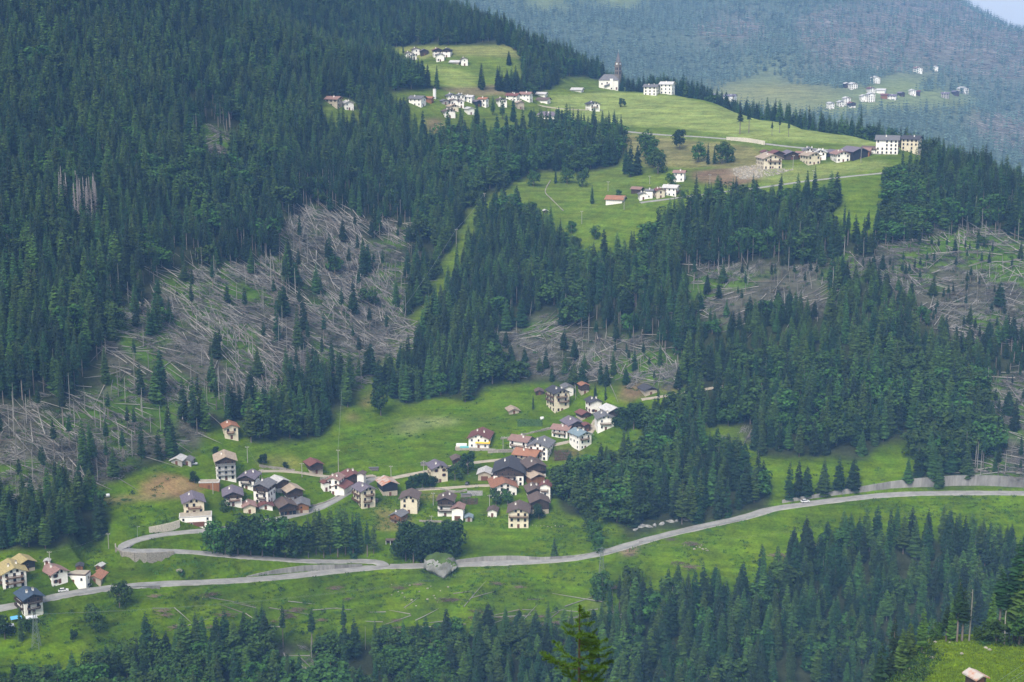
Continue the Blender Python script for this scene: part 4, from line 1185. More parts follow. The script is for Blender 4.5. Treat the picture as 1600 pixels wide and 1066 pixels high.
# ------------------------------------------------------------------ church
def church():
    p = P(952, 140.5); s = pxm(p)
    root = obj('church', None, loc=(p.x, p.y + 7.5, p.z), rot=(0, 0, R(-8))); tag(root, 'white church with grey roof on the hilltop meadow', 'church')
    L, D, H = 18.5 / 2, 11 / 2, 9.0
    wm, rm, ts = wallmat('w'), roofmat('g'), mat('tower_stone', (.20, .165, .135), rough=.95, noise=.35, nscale=1.2)
    mb = MB(); mb.box(-L, L, -D, D, -4, H, wm); mb.build('nave', root)
    mb = MB(); r = 5.6; k = mb.slot(rm); o = .6
    mb.v = [(-L - o, -D - o, H), (L + o, -D - o, H), (L + o, D + o, H), (-L - o, D + o, H), (-L + 4.5, 0, H + r), (L - 4.5, 0, H + r)]
    for f in ((0, 1, 5, 4), (1, 2, 5), (2, 3, 4, 5), (3, 0, 4), (3, 2, 1, 0)): mb.f.append(f); mb.m.append(k)
    mb.build('roof', root)
    mb = MB(); mb.box(1.5, 4.4, -D - 1.2, -D + .05, -4, H + 1.4, wm); mb.build('front_bay', root)
    mb = MB(); mb.face([(-4.2, -D - 1.6, 3.0), (1.4, -D - 1.6, 5.2), (1.4, -D, 6.2), (-4.2, -D, 4.0)], rm); mb.face([(-4.2, -D - 1.6, 2.8), (-4.2, -D, 3.8), (1.4, -D, 6.0), (1.4, -D - 1.6, 5.0)], rm); mb.build('porch_roof', root)
    for x, z in ((-6.3, 5.6), (-1.2, 6.6), (3, 1.2)): obj('window', window_mesh(.95, 1.25, M_FRAME), root, (x, -D - (1.23 if x == 3 else .03), z))
    mb = MB(); mb.box(7.2, 8.6, -D - .08, -D + .05, 0, 2.4, M_DOOR); mb.build('door', root)
    q = P(966, 140.5)
    t = obj('bell_tower', None, loc=(q.x + .3, q.y + 10.5, q.z), rot=(0, 0, R(-38))); tag(t, 'tall brown stone bell tower with pointed spire beside the church', 'tower')
    a = 2.35
    mb = MB(); mb.box(-a, a, -a, a, -5, 22.5, ts); mb.build('shaft', t)
    mb = MB(); mb.box(-a - .3, a + .3, -a - .3, a + .3, 22.5, 23.1, ts); mb.build('cornice', t)
    mb = MB(); mb.box(-a + .1, a - .1, -a + .1, a - .1, 23.1, 26, ts); mb.build('clock_stage', t)
    for rz in range(4):
        m_ = Matrix.Rotation(rz * math.pi / 2, 4, 'Z')
        for z in (14.5, 18.5):
            for sx in (-.85, .85):
                mb = MB(); mb.box(sx - .5, sx + .5, -a - .06, -a + .02, z, z + 2.6, M_WIN, m_); mb.build('belfry_shade_panel', t)  # dark panel on the shaft, painted shade of the belfry interior
        mb = MB(); n = 16; mb.face([tuple(m_ @ Vector((math.cos(6.283 * i / n) * .95, -a + .02, 24.5 + math.sin(6.283 * i / n) * .95))) for i in range(n)], M_WHITE); mb.build('clock_face', t)
    sm = roofmat('g'); mb = MB(); k = mb.slot(sm); n = 8
    mb.v = [(math.cos(6.283 * (i + .5) / n) * 2.75, math.sin(6.283 * (i + .5) / n) * 2.75, 26) for i in range(n)] + [(0, 0, 36.5)]
    for i in range(n): mb.f.append((i, (i + 1) % n, n)); mb.m.append(k)
    mb.build('spire', t)
    mb = MB(); mb.tube([(0, 0, 36), (0, 0, 38.6)], [.12, .06], M_STEEL, 5); mb.box(-.6, .6, -.06, .06, 37.6, 37.8, M_STEEL); mb.build('cross', t)
church()
def silo():
    p = P(679, 154); r = obj('water_tower', None, loc=tuple(p)); tag(r, 'slim white round tower at the high village edge', 'tower')
    mb = MB(); mb.tube([(0, 0, -3), (0, 0, 7.5)], [1.35, 1.35], M_WHITE, 14); mb.build('shaft', r)
    mb = MB(); mb.tube([(0, 0, 7.5), (0, 0, 8.6)], [1.5, .2], roofmat('g'), 14); mb.build('cap', r)
silo()

# ------------------------------------------------------------------ boulders and rocks
def rock_mesh(seed, m, sub=3, rough=.35, flat=1.0, cap=None):
    bm = bmesh.new(); bmesh.ops.create_icosphere(bm, subdivisions=sub, radius=1)
    rd = np.random.default_rng(seed); planes = rd.normal(0, 1, (14, 3)); planes /= np.linalg.norm(planes, axis=1)[:, None]; offs = rd.uniform(.62, .95, 14)
    for v in bm.verts:
        c = np.array(v.co); k = 1.0
        for pl_, o in zip(planes, offs):
            dd = float(c @ pl_)
            if dd * k > o: k = o / dd
        k += (float(vnoise(c[0] * 4 + seed, c[1] * 4 + c[2] * 3, seed)) - .5) * rough * .5
        v.co = Vector(c * k); v.co.z *= flat
    bm.normal_update()
    me = bpy.data.meshes.new('rock'); 
    me.materials.append(m)
    if cap:
        me.materials.append(cap)
        for f in bm.faces:
            if f.normal.z + (random.random() - .5) * .25 > .42: f.material_index = 1
    bm.to_mesh(me); bm.free(); return me
M_ROCK = mat('grey_limestone', (.36, .355, .34), col2=(.13, .125, .11), rough=.95, noise=.4, nscale=1.3, bump=.8, stretch=(1, 1, .45))
M_ROCKP = mat('pale_limestone', (.30, .27, .215), rough=.95, var=.25, noise=.3, nscale=1.2)
M_MOSS = mat('mossy_turf', (.06, .095, .018), rough=.95, noise=.5, nscale=.8, bump=.6)
def boulder():
    p = P(684, 907)
    root = obj('mossy_boulder', None, loc=(p.x, p.y + 5.0, p.z + 4.6)); tag(root, 'huge grey boulder with grassy top beside the road', 'boulder')
    me = rock_mesh(5, M_ROCK, 4, .25, cap=M_MOSS)
    n = len(me.vertices); co = np.zeros(n * 3); me.vertices.foreach_get('co', co); co = co.reshape(-1, 3)
    co[:, 0] *= np.where(co[:, 2] < 0, 1 + .75 * co[:, 2], 1.0); co[:, 2] = np.where(co[:, 2] > .35, .35 + (co[:, 2] - .35) * .8, co[:, 2]); me.vertices.foreach_set('co', co.ravel())
    o = obj('rock_body', me, root, None, (0, 0, .4), (8.6, 6.2, 7.6))
    o2 = obj('side_block', rock_mesh(8, M_ROCK, 3, .25, cap=M_MOSS), root, (6.6, -1.4, .6), None, (2.6, 2.4, 3.0))
    bmx = MB()
    for k in range(170):
        a = random.random() * 6.28; r = random.random() ** .6
        x, y = math.cos(a) * r * 6.8, math.sin(a) * r * 4.6; z = 3.2 * (1 - r * r) + 2.2
        e = Vector((random.gauss(0, 1), random.gauss(0, 1), random.gauss(0, .5))).normalized() * random.uniform(.3, .75); f = Vector((random.gauss(0, .3), random.gauss(0, .3), 1)) * random.uniform(.3, .8)
        c = Vector((x, y, z)); bmx.face([c - e, c + e, c + f], [M_MOSS, M_TUFT, M_LEAFD][k % 3])
    tag(bmx.build('grass_cap', root), kind='stuff')
boulder()
rocks = [rock_mesh(20 + i, M_ROCKP, 2, .4, .7) for i in range(4)]
def rock(x, y, size, label, group=None, dmin=500):
    p = P(x, y, dmin); o = obj('rock', rocks[random.randrange(4)], None, (p.x, p.y, p.z + size * .1), (random.uniform(-.3, .3), random.uniform(-.3, .3), random.random() * 6.28), (size, size * random.uniform(.7, 1.1), size * random.uniform(.6, .9)))
    tag(o, label, 'rock', group)
random.seed(21)
for (x, y) in [(618, 922), (622, 926), (629, 928), (632, 934), (643, 938), (645, 942), (655, 925), (668, 921), (673, 917), (678, 931), (680, 936), (668, 938), (688, 924), (612, 915), (640, 915), (700, 918), (612, 930), (650, 947), (634, 952)]:
    rock(x, y, random.uniform(.25, .75), 'small pale rock scattered on the grass left of the mossy boulder', 'pale rocks near the mossy boulder')
for (x, y) in [(845, 822), (850, 823), (856, 823), (862, 824), (868, 823), (874, 824), (880, 823), (832, 822), (838, 823)]:
    rock(x, y, random.uniform(.3, .6), 'small pale stone in the low wall row below the lowest village house', 'stones of the tumbled meadow wall')
for (x, y) in [(1088, 855), (1093, 857), (1098, 859), (1103, 858), (1096, 853), (1085, 859), (1105, 862)]:
    rock(x, y, random.uniform(.4, .9), 'reddish pale rock in the scree heap below the rising road', 'rocks in the scree heap')
rock(281, 898, 1.9, 'pale block of stone with white blossom bush below the hairpin'); rock(164.5, 777, 1.3, 'pale boulder beside the dirt path at left')
for (x, y) in [(995, 838), (1004, 834), (1014, 833), (1024, 831), (1036, 829), (1048, 826), (1060, 824), (1072, 822), (1084, 819)]:
    p = P(x, y - 1); o = obj('rock_outcrop', rock_mesh(60 + int(x) % 17, M_ROCK, 3, .4), None, (p.x, p.y + 3.2, p.z + 1.3), (0, 0, random.random() * 6), (random.uniform(2.2, 3.2), 1.4, random.uniform(.9, 1.5))); tag(o, 'grey rock outcrop in the road cutting below the wood', 'rock', 'outcrops of the road cutting')
# pale rubble field by the upper hamlet, too many stones to count
pts = []
while len(pts) < 520:
    x, y = random.uniform(1144, 1242), random.uniform(257, 281)
    if inpoly(np.array([x]), np.array([y]), [(1145, 264), (1180, 258), (1212, 264), (1240, 266), (1200, 277), (1160, 281), (1146, 273)])[0]:
        p = P(x, y); pts.append((p.x, p.y, p.z))
SHAPES['stone'] = [(None, None, r) for r in rocks]
n = len(pts); ss = rng.uniform(.35, 1.1, n)
instancer('rubble', ['stone'], np.array(pts), rng.uniform(-.4, 3, (n, 3)), np.stack([ss, ss, ss * .8], 1), rng.integers(0, 4, n), 'pale rubble field in front of the cream house of the upper hamlet', 'rubble')

# ------------------------------------------------------------------ poles, pylons, wires
M_POLE = mat('weathered_pole', (.33, .31, .28), rough=.9, var=.15)
M_WIRE = mat('wire', (.22, .24, .24), rough=.6, spec=.3)
POLES = {}
def upole(key, x, yb, h, label, arm=True, dmin=500, dmax=1e9):
    p = P(x, yb, dmin, dmax); r = obj('utility_pole', None, loc=tuple(p)); tag(r, label, 'pole')
    mb = MB(); mb.tube([(0, 0, -1), (0, 0, h)], [.19, .13], M_POLE, 7); mb.build('shaft', r)
    if arm:
        mb = MB(); mb.box(-1.0, 1.0, -.07, .07, h - .6, h - .45, M_POLE); mb.build('crossarm', r)
        for k in (-.8, 0, .8):
            mb = MB(); mb.tube([(k, 0, h - .45), (k, 0, h - .1)], [.07, .05], M_WHITE, 5); mb.build('insulator', r)
    POLES[key] = Vector(p) + Vector((0, 0, h - .2))
for a in [('a', 387, 724, 8.5, 'thin pole on the meadow right of the tall white house'), ('b', 333, 773, 6, 'short pole beside the flat brick building'), ('c', 409, 753, 6.5, 'thin pole between barns above the narrow white house'), ('d', 472, 747, 7.5, 'thin pole in front of the lone red roofed barn'),
          ('e', 529, 741, 13, 'tall pale pole at the foot of the long cable'), ('f', 611, 748, 7, 'pole with crossarm above the black timbered barn'), ('g', 662, 739, 6.5, 'pole beside the hay rack above the lane'), ('h', 677, 791, 7, 'thin pole on the lawn right of the pale yellow house'),
          ('i', 674, 827, 7, 'pole above the round dark tree clump'), ('j', 786, 705, 8, 'pole between the awning house and the guesthouse'), ('k', 765, 795, 7, 'thin pole in front of the orange roofed house'), ('l', 78.5, 889, 7.5, 'pole above the red roofed house at lower left'),
          ('m', 170, 858, 7.5, 'pole left of the hairpin wall'), ('o', 950, 299, 7, 'pole on the slope left of the middle hamlet'), ('p', 1015, 288, 6, 'pole just behind the middle hamlet'), ('q', 975, 328, 9, 'pole below the middle hamlet'), ('r', 909, 350, 9, 'pole low on the upper meadow'),
          ('s', 1109, 288, 7, 'pole on the reddish slope right of the middle hamlet'), ('t', 1239, 263, 9, 'pole in front of the upper hamlet barns'), ('u', 1271, 285, 8, 'pole beside the thin upper road'), ('v', 1345, 254, 10, 'pole in front of the long grey barn'), ('w', 535, 628, 9, 'pole at the top of the village meadow on the cut strip'), ('x', 713, 388, 13, 'tall pole in the cleared power line strip'), ('y', 757, 320, 8, 'pole at the upper end of the cleared strip')]:
    upole(*a)
for k, x, y in (('n', 120, 905),):
    pass
def lamp_post(x, y, label):
    p = P(x, y); r = obj('street_lamp', None, loc=tuple(p)); tag(r, label, 'street lamp')
    mb = MB(); mb.tube([(0, 0, -.5), (0, 0, 5)], [.09, .06], M_STEEL, 6); mb.build('post', r)
    mb = MB(); mb.tube([(0, 0, 5), (.9, 0, 5.25)], [.05, .04], M_STEEL, 5); mb.build('arm', r)
    mb = MB(); mb.box(.7, 1.35, -.14, .14, 5.17, 5.3, M_STEEL); mb.build('lamp_head', r)
lamp_post(215, 840, 'street lamp at the hairpin bend')
def pylon(key, x, y, h, label):
    p = P(x, y); r = obj('lattice_pylon', None, loc=tuple(p)); tag(r, label, 'pylon')
    m = mat('green_steel', (.16, .20, .17), rough=.6, metallic=.3); b0, b1 = 1.5, .35
    for sx in (-1, 1):
        for sy in (-1, 1):
            mb = MB(); mb.tube([(sx * b0, sy * b0, -1), (sx * b1, sy * b1, h)], [.11, .07], m, 4); mb.build('leg', r)
    n = 9
    for i in range(n):
        z0, z1 = h * i / n, h * (i + 1) / n; w0, w1 = b0 + (b1 - b0) * i / n, b0 + (b1 - b0) * (i + 1) / n
        mb = MB()
        for sy in (-1, 1):
            mb.tube([(-w0, sy * w0, z0), (w1, sy * w1, z1)], [.05, .05], m, 3, False); mb.tube([(w0, sy * w0, z0), (-w1, sy * w1, z1)], [.05, .05], m, 3, False)
            mb.tube([(sy * w0, -w0, z0), (sy * w1, w1, z1)], [.05, .05], m, 3, False)
        mb.build('brace', r)
    for z in (h - 1, h - 3.2):
        mb = MB(); mb.tube([(-2.6, 0, z), (0, 0, z + .5), (2.6, 0, z)], [.06, .1, .06], m, 4); mb.build('crossarm', r)
    POLES[key] = Vector(p) + Vector((0, 0, h - 1))
pylon('P1', 940, 905, 15.5, 'green lattice pylon below the road bend at centre right')
pylon('P2', 57, 1012, 15, 'green lattice pylon below the blue roofed chalet')
def wire(a, b, label, sag=2.0, offs=(0,), r=.035):
    A, B = (POLES[a] if isinstance(a, str) else Vector(a)), (POLES[b] if isinstance(b, str) else Vector(b))
    root = obj('overhead_line', None, loc=tuple(A)); tag(root, label, 'wire')
    for o in offs:
        mb = MB(); n = 14
        mb.tube([(B - A) * (i / n) + Vector((o, 0, -4 * sag * (i / n) * (1 - i / n))) for i in range(n + 1)], [r] * (n + 1), M_WIRE, 4, False)
        mb.build('wire', root)
for a, b, l, sag in (('l', 'm', 'wires from the red roofed house to the hairpin', 1.5), ('e', 'w', 'long pale cable climbing the village meadow', .6), ('w', 'x', 'long pale cable up the cleared strip', 4), ('x', 'y', 'cable over the top of the cleared strip', 1.5), ('a', 'c', 'wire from the meadow pole down to the barns', .8), ('e', 'f', 'wire along the meadow foot', 1.5), ('f', 'g', 'wire above the village lane', 1.2), ('g', 'j', 'wire toward the guesthouse', 1.5), ('o', 'q', 'wire beside the middle hamlet', 1), ('q', 'r', 'wire across the upper meadow', 1)):
    wire(a, b, l, sag, (0,), .05 if a in 'ewx' and b in 'wxy' else .018)
wire('P2', 'P1', 'parallel power lines spanning the lower meadow', 6, (-2.4, 0, 2.4), .012)
wire('P1', P(1750, 770) + Vector((0, 0, 14)), 'power lines running right over the meadow bank', 7, (-2.4, 2.4), .012)
A = P(1455, 1075, 200, 480); B = P(1640, 1008, 200, 480)
wire(A + Vector((-6, -25, 4.5)), B + Vector((10, 0, 6.5)), 'three pale wires crossing over the green mound', 1.0, (-2.0, 0, 1.0), .018)

# ------------------------------------------------------------------ cars and small yard things
def car_meshes(col):
    paint = mat('car_paint_' + col, {'white': (.72, .72, .72), 'dark': (.02, .022, .03), 'silver': (.45, .47, .5), 'red': (.45, .02, .02)}[col], rough=.25, spec=.5)
    b = MB(); k = b.slot(paint)
    prof = [(-2.1, .35), (-2.12, .75), (-1.95, .95), (-1.3, 1.0), (1.0, 1.0), (1.95, .88), (2.1, .7), (2.1, .35)]
    n = len(prof)
    for s in (-.85, .85): b.v += [(x, s, z) for x, z in prof]
    b.f.append(tuple(range(n))[::-1] if True else None); b.f.append(tuple(range(n, 2 * n))); b.m += [k, k]
    for i in range(n):
        j = (i + 1) % n; b.f.append((i, j, n + j, n + i)); b.m.append(k)
    c = MB(); k1, k2 = c.slot(M_WIN), c.slot(paint)
    low = [(-1.75, -.8, .98), (1.05, -.8, .98), (1.05, .8, .98), (-1.75, .8, .98)]; top = [(-1.3, -.62, 1.48), (.35, -.62, 1.48), (.35, .62, 1.48), (-1.3, .62, 1.48)]
    c.v = low + top
    for f in ((0, 1, 5, 4), (1, 2, 6, 5), (2, 3, 7, 6), (3, 0, 4, 7)): c.f.append(f); c.m.append(k1)
    c.f.append((4, 5, 6, 7)); c.m.append(k2)
    w = MB(); w.tube([(0, -.11, 0), (0, .11, 0)], [.33, .33], mat('tyre', (.02, .02, .02)), 12); w.tube([(0, -.12, 0), (0, .12, 0)], [.19, .19], M_STEEL, 8)
    return b.mesh('car_body'), c.mesh('car_cabin'), w.mesh('wheel')
CM = {}
def car(x, y, col, yaw, label, zoff=.1):
    if col not in CM: CM[col] = car_meshes(col)
    p = P(x, y); r = obj('parked_car', None, loc=(p.x, p.y, p.z + zoff), rot=(0, 0, R(yaw))); tag(r, label, 'car')
    b, c, w = CM[col]
    obj('body', b, r); obj('cabin', c, r)
    for sx in (-1.3, 1.3):
        for sy in (-.78, .78): obj('wheel', w, r, (sx, sy, .33))
    for sy in (-.6, .6):
        mb = MB(); mb.box(2.08, 2.13, sy - .18, sy + .18, .62, .78, M_WHITE); mb.build('headlight', r)
def road_z(name, x):
    return min(ROADS[name][0], key=lambda p: abs(project(p.x, p.y, p.z)[0] - x))
def car_on(name, x, off, col, yaw, label):
    q = road_z(name, x); px_, py_ = project(q.x, q.y + off, q.z)
    car(px_, py_, col, yaw, label, .45)
car_on('main', 1262, .9, 'white', 12, 'white car driving on the road below the grey wall')
car_on('main', 98, 2.6, 'white', 18, 'white car parked outside the red roofed house'); car_on('main', 131, 3.4, 'dark', 12, 'dark car parked beside the low flat roofed building')
car(302, 728, 'silver', 5, 'silver car parked beside the metal sheds'); car_on('lane_c', 735, 1.0, 'dark', 80, 'dark car parked on the lane near the white roofed garage')
car_on('lane', 803, -.6, 'red', 170, 'small red car in front of the beige stone house')
def bale(x, y, label):
    p = P(x, y); o = MB(); o.tube([(-.9, 0, .8), (.9, 0, .8)], [.85, .85], M_WHITE, 14); o.tube([(-.98, 0, .8), (-.9, 0, .8)], [.6, .85], M_WHITE, 14); o.tube([(.9, 0, .8), (.98, 0, .8)], [.85, .6], M_WHITE, 14)
    b = o.build('wrapped_bale', None, True, loc=tuple(p), rot=(0, 0, .5)); tag(b, label, 'bale')
bale(847, 656, 'white wrapped bale beside the garden plot on the upper meadow'); bale(168, 777, 'white wrapped bale on the dirt path at left')
def rack(x, y, L, label):
    p = P(x, y); r = obj('wood_stack', None, loc=tuple(p), rot=(0, 0, R(6))); tag(r, label, 'wood stack')
    mb = MB()
    for k in range(int(L / .4)):
        for j in range(4):
            cx, cz = -L / 2 + .4 * k + .2 + (.2 if j % 2 else 0), .2 + .34 * j
            mb.tube([(cx, -.6 + random.uniform(-.1, .1), cz), (cx, .6, cz)], [.19, .19], M_PALEWOOD, 5)
    tag(mb.build('split_logs', r), kind='stuff')
    mb = MB(); mb.box(-L / 2 - .2, L / 2 + .2, -.9, .9, 1.6, 1.7, roofmat('g')); mb.build('cover', r)
rack(584, 736, 5, 'long grey wood stack at the meadow foot'); rack(666, 728, 6, 'long brown wood stack above the lane'); rack(728, 777, 5, 'wood stack in the gardens below the lane'); rack(586, 786, 3, 'small wood stack beside the cream balcony house')
def garden(x, y, w, d, col, label):
    p = P(x, y); r = obj('garden_plot', None, loc=(p.x, p.y, p.z)); tag(r, label, 'garden')
    soil = mat('soil_' + col, {'brown': (.075, .05, .03), 'green': (.05, .10, .02), 'grey': (.28, .27, .25)}[col], noise=.4, nscale=1.2)
    for i in range(6):
        y0 = -d / 2 + d * i / 6
        zz = float(ground(p.x, p.y + y0 + d / 12)) - p.z
        mb = MB(); mb.box(-w / 2, w / 2, y0, y0 + d / 6 - .25, zz - .6, zz + .35, soil); mb.build('bed', r)
        if col != 'grey':
            mb = MB()
            for k in range(int(w * 1.6)):
                xx, yy = random.uniform(-w / 2, w / 2), y0 + random.uniform(.2, d / 6 - .3); e = Vector((random.gauss(0, 1), random.gauss(0, 1), .2)).normalized() * .35; c = Vector((xx, yy, zz + .3)); mb.face([c - e, c + e, c + Vector((0, 0, .6))], M_LEAF)
            tag(mb.build('crops', r), kind='stuff')
garden(885, 712, 13, 10, 'brown', 'brown vegetable plot below the white cube-like house'); garden(828, 661, 14, 9, 'green', 'leafy vegetable garden beside the white bale'); garden(733, 784, 9, 6, 'brown', 'small terraced garden beside the twin chimney house'); garden(742, 772, 8, 5, 'grey', 'stone edged terrace bed below the lane')
def awning():
    p = P(752, 700); r = obj('awning', None, loc=(p.x + 1.0, p.y - .6, p.z + 3.4), rot=(0, 0, R(-8))); tag(r, 'bright yellow awning on the white terrace house', 'awning')
    y = mat('yellow_cloth', (.72, .46, .03), rough=.8)
    mb = MB()
    for i in range(8):
        x0, x1 = -4 + i, -3.03 + i; mb.face([(x0, -2.0, -.55 + .04 * (i % 2)), (x1, -2.0, -.55), (x1, 1.2, .75), (x0, 1.2, .75)], y)
    mb.build('cloth', r)
    for x in (-3.9, 3.9):
        mb = MB(); mb.tube([(x, -1.9, -.6), (x, -1.9, -3.6)], [.05, .05], M_STEEL, 5); mb.build('post', r)
    mb = MB(); mb.box(-7, 7, -3, 2, -4.6, -3.3, M_STONE); mb.build('terrace', r)
awning()
def pool():
    p = P(723, 700); r = obj('pool_terrace', None, loc=tuple(p)); tag(r, 'pale terrace with turquoise pool left of the awning house', 'pool')
    mb = MB(); mb.box(-4, 4, -2.5, 4, -2, .35, M_GRAV); mb.build('deck', r)
    mb = MB(); mb.box(-1.5, 3.4, -2.2, .6, .35, .75, mat('turquoise_cover', (.12, .42, .42), rough=.3)); mb.build('pool_cover', r)
    mb = MB(); mb.box(-3.6, 2.2, 1, 3.6, .35, 1.5, M_WHITE); mb.build('greenhouse', r)
pool()
def shelter():
    p = P(613, 853); r = obj('open_shelter', None, loc=(p.x, p.y + 2, p.z)); tag(r, 'low open shelter with dark red panels above the road junction', 'shelter')
    mb = MB(); mb.box(-3.4, 3.4, -1.6, 1.6, 2.3, 2.5, roofmat('n')); mb.build('roof', r)
    for x in (-3.1, -1.0, 1.0, 3.1):
        mb = MB(); mb.box(x - .12, x + .12, -1.4, -1.15, -1, 2.3, M_WHITE); mb.build('post', r)
    mb = MB(); mb.box(-3.2, 3.2, .6, .75, -1, 2.3, mat('dark_red_boards', (.09, .02, .02))); mb.build('back_panel', r)
shelter()
def tarp(x, y, col, label):
    p = P(x, y); r = obj('tarpaulin_tent', None, loc=tuple(p), rot=(0, 0, .5)); tag(r, label, 'tent'); m = mat('tarp_' + col, {'blue': (.12, .36, .6), 'white': (.6, .6, .62)}[col], rough=.5)
    mb = MB(); mb.face([(-2.2, -1.6, 1.6), (2.2, -1.6, 1.6), (2.2, 0, 2.5), (-2.2, 0, 2.5)], m); mb.face([(-2.2, 0, 2.5), (2.2, 0, 2.5), (2.2, 1.6, 1.6), (-2.2, 1.6, 1.6)], m); mb.build('sheet', r)
    for sx in (-2.1, 2.1):
        for sy in (-1.5, 1.5):
            mb = MB(); mb.tube([(sx, sy, -1), (sx, sy, 1.65)], [.05, .05], M_STEEL, 5); mb.build('post', r)
tarp(25, 972, 'blue', 'bright blue tarpaulin tent left of the blue roofed chalet'); tarp(49, 972, 'white', 'pale tarpaulin in front of the blue roofed chalet'); tarp(13, 985, 'white', 'white covered trailer tent at the lower left edge')
def hut_on_mound():
    p = P(1527, 1075, 200, 420); root, dm = house(1514, 1543, 1076, 1063, 24, 't', 'q', 'small hut with rusty sheet roof at the foot of the green mound', 'XN', 'hut', 'hut', 200)
hut_on_mound()

# ------------------------------------------------------------------ trees that stand apart, each with its own place
random.seed(5)
def lone(kind, x, y, hpx, label, group=None, dmin=500, dmax=1e9, sx=1.0, v=None):
    p = P(x, y, dmin, dmax); h = hpx / pxm(p) / .965
    place_tree(kind, p.x, p.y, p.z - .2, h, label, 'tree', group, sx=sx, v=v)
def place_tree(kind, x, y, z, h, label, cat, group=None, name=None, v=None, sx=1.0):
    sh = SHAPES[kind][random.randrange(len(SHAPES[kind])) if v is None else v]
    r = obj(name or NAMES[kind], None)
    r.location = (x, y, z); r.scale = (h * sx, h * sx, h); r.rotation_euler = (0, 0, random.random() * 6.28)
    tag(r, label, cat, group)
    if sh[0]: obj('crown', sh[0], r)
    obj('trunk', sh[1], r)
    return r
NAMES = {'spruce': 'spruce_tree', 'tall_spruce': 'bare_stemmed_spruce', 'larch': 'larch_tree', 'broadleaf': 'broadleaf_tree', 'dark_broadleaf': 'dark_broadleaf_tree', 'snag': 'dead_tree_trunk', 'dead_spruce': 'dead_spruce'}
for i, (x, y, h) in enumerate([(1233, 780, 61), (1247, 778, 58), (1260, 777, 49), (1287, 773, 58), (1310, 770, 58), (1333, 768, 54)]):
    lone('spruce', x, y, h, '%s of the six dense spruces in a row behind the road wall' % ['leftmost', 'second', 'third', 'fourth', 'fifth', 'rightmost'][i], 'spruces in a row behind the road wall', sx=1.5)
lone('spruce', 1418, 760, 48, 'broad dark spruce left of the storm gap above the wall', sx=1.5); lone('spruce', 1466, 759, 52, 'broad dark spruce right of the storm gap above the wall', sx=1.4)
lone('spruce', 866, 871, 36, 'single young spruce just above the road', sx=1.2); lone('dark_broadleaf', 411, 731, 20, 'small dense tree on the mown patch above the barns'); lone('dark_broadleaf', 446, 733, 12, 'little bush left of the lone red roofed barn')
lone('dark_broadleaf', 595, 650, 47, 'big round dark tree alone at the meadow top', sx=.85); lone('broadleaf', 689, 618, 36, 'light green tree at the foot of the spruces')
lone('dark_broadleaf', 731, 742, 36, 'leafy tree beside the grey roofed cabin'); lone('broadleaf', 711, 752, 28, 'lower leafy tree in front of the grey roofed cabin')
for x, y, h in ((646, 768, 26), (660, 766, 28), (672, 764, 22), (640, 772, 20)): lone('dark_broadleaf', x, y, h, 'dark leafy tree in the clump left of the pale village house', 'dark clump in mid village')
lone('dark_broadleaf', 678, 759, 14, 'small round tree in front of the pale village house'); lone('broadleaf', 775, 790, 28, 'leafy tree in front of the orange roof, left one'); lone('broadleaf', 793, 789, 26, 'leafy tree in front of the orange roof, right one')
lone('dark_broadleaf', 842, 812, 26, 'dark tree in front of the dark brown house'); lone('broadleaf', 352, 800, 20, 'green shrub tree below the brown balconies chalet'); lone('dark_broadleaf', 338, 715, 16, 'bushy tree behind the tall white house'); lone('dark_broadleaf', 304, 757, 20, 'bushy tree left of the tall white house')
for x, y, h in ((334, 866, 52), (352, 868, 40), (372, 870, 58), (392, 871, 62), (410, 872, 58), (428, 870, 60), (446, 872, 54), (462, 872, 46), (384, 862, 60), (404, 860, 56), (440, 862, 54), (470, 866, 50)):
    lone(random.choice(('broadleaf', 'dark_broadleaf', 'broadleaf')), x, y, h, 'leafy tree in the belt between hairpin road and barns', 'leafy belt above the side road')
for x, y, h in ((482, 872, 68), (494, 868, 74), (506, 873, 70), (516, 866, 76), (528, 872, 80), (540, 868, 78), (552, 872, 74), (562, 866, 66), (574, 870, 58), (584, 866, 48), (500, 858, 64), (534, 858, 70), (558, 858, 60)):
    lone(random.choice(('larch', 'spruce', 'larch', 'tall_spruce')), x, y, h, 'conifer in the belt above the road junction', 'conifers above the road junction', sx=1.15)
for x, y, h in ((634, 878, 50), (646, 880, 54), (658, 880, 52), (670, 880, 54), (682, 878, 52), (694, 876, 56), (704, 872, 60), (640, 868, 52), (664, 868, 52), (688, 866, 52)):
    lone('dark_broadleaf', x, y, h, 'dark leafy tree in the round clump behind the mossy boulder', 'round clump behind the mossy boulder')
lone('spruce', 700, 872, 62, 'spruce at the right end of the round dark clump')
for x, y, h, l in ((922, 832, 40, 'upper'), (933, 866, 34, 'lowest'), (914, 812, 34, 'topmost'), (928, 850, 40, 'lower middle')): lone('broadleaf', x, y, h, '%s leafy tree in the row running down to the road bend' % l, 'row of trees above the bend', sx=.8)
for x, y, h in ((978, 674, 40), (990, 672, 42), (1000, 668, 36), (968, 668, 30)): lone('dark_broadleaf', x, y, h, 'dark bushy tree right of the metal roofed barn', 'bushy trees by the metal roofed barn')
lone('spruce', 833, 640, 24, 'slim young conifer beside the dark low hut', sx=.9); lone('spruce', 930, 622, 22, 'small conifer right of the white shuttered house'); lone('spruce', 946, 626, 26, 'conifer above the metal roofed barn'); lone('spruce', 1028, 650, 48, 'spruce right of the cabin with solar panels')
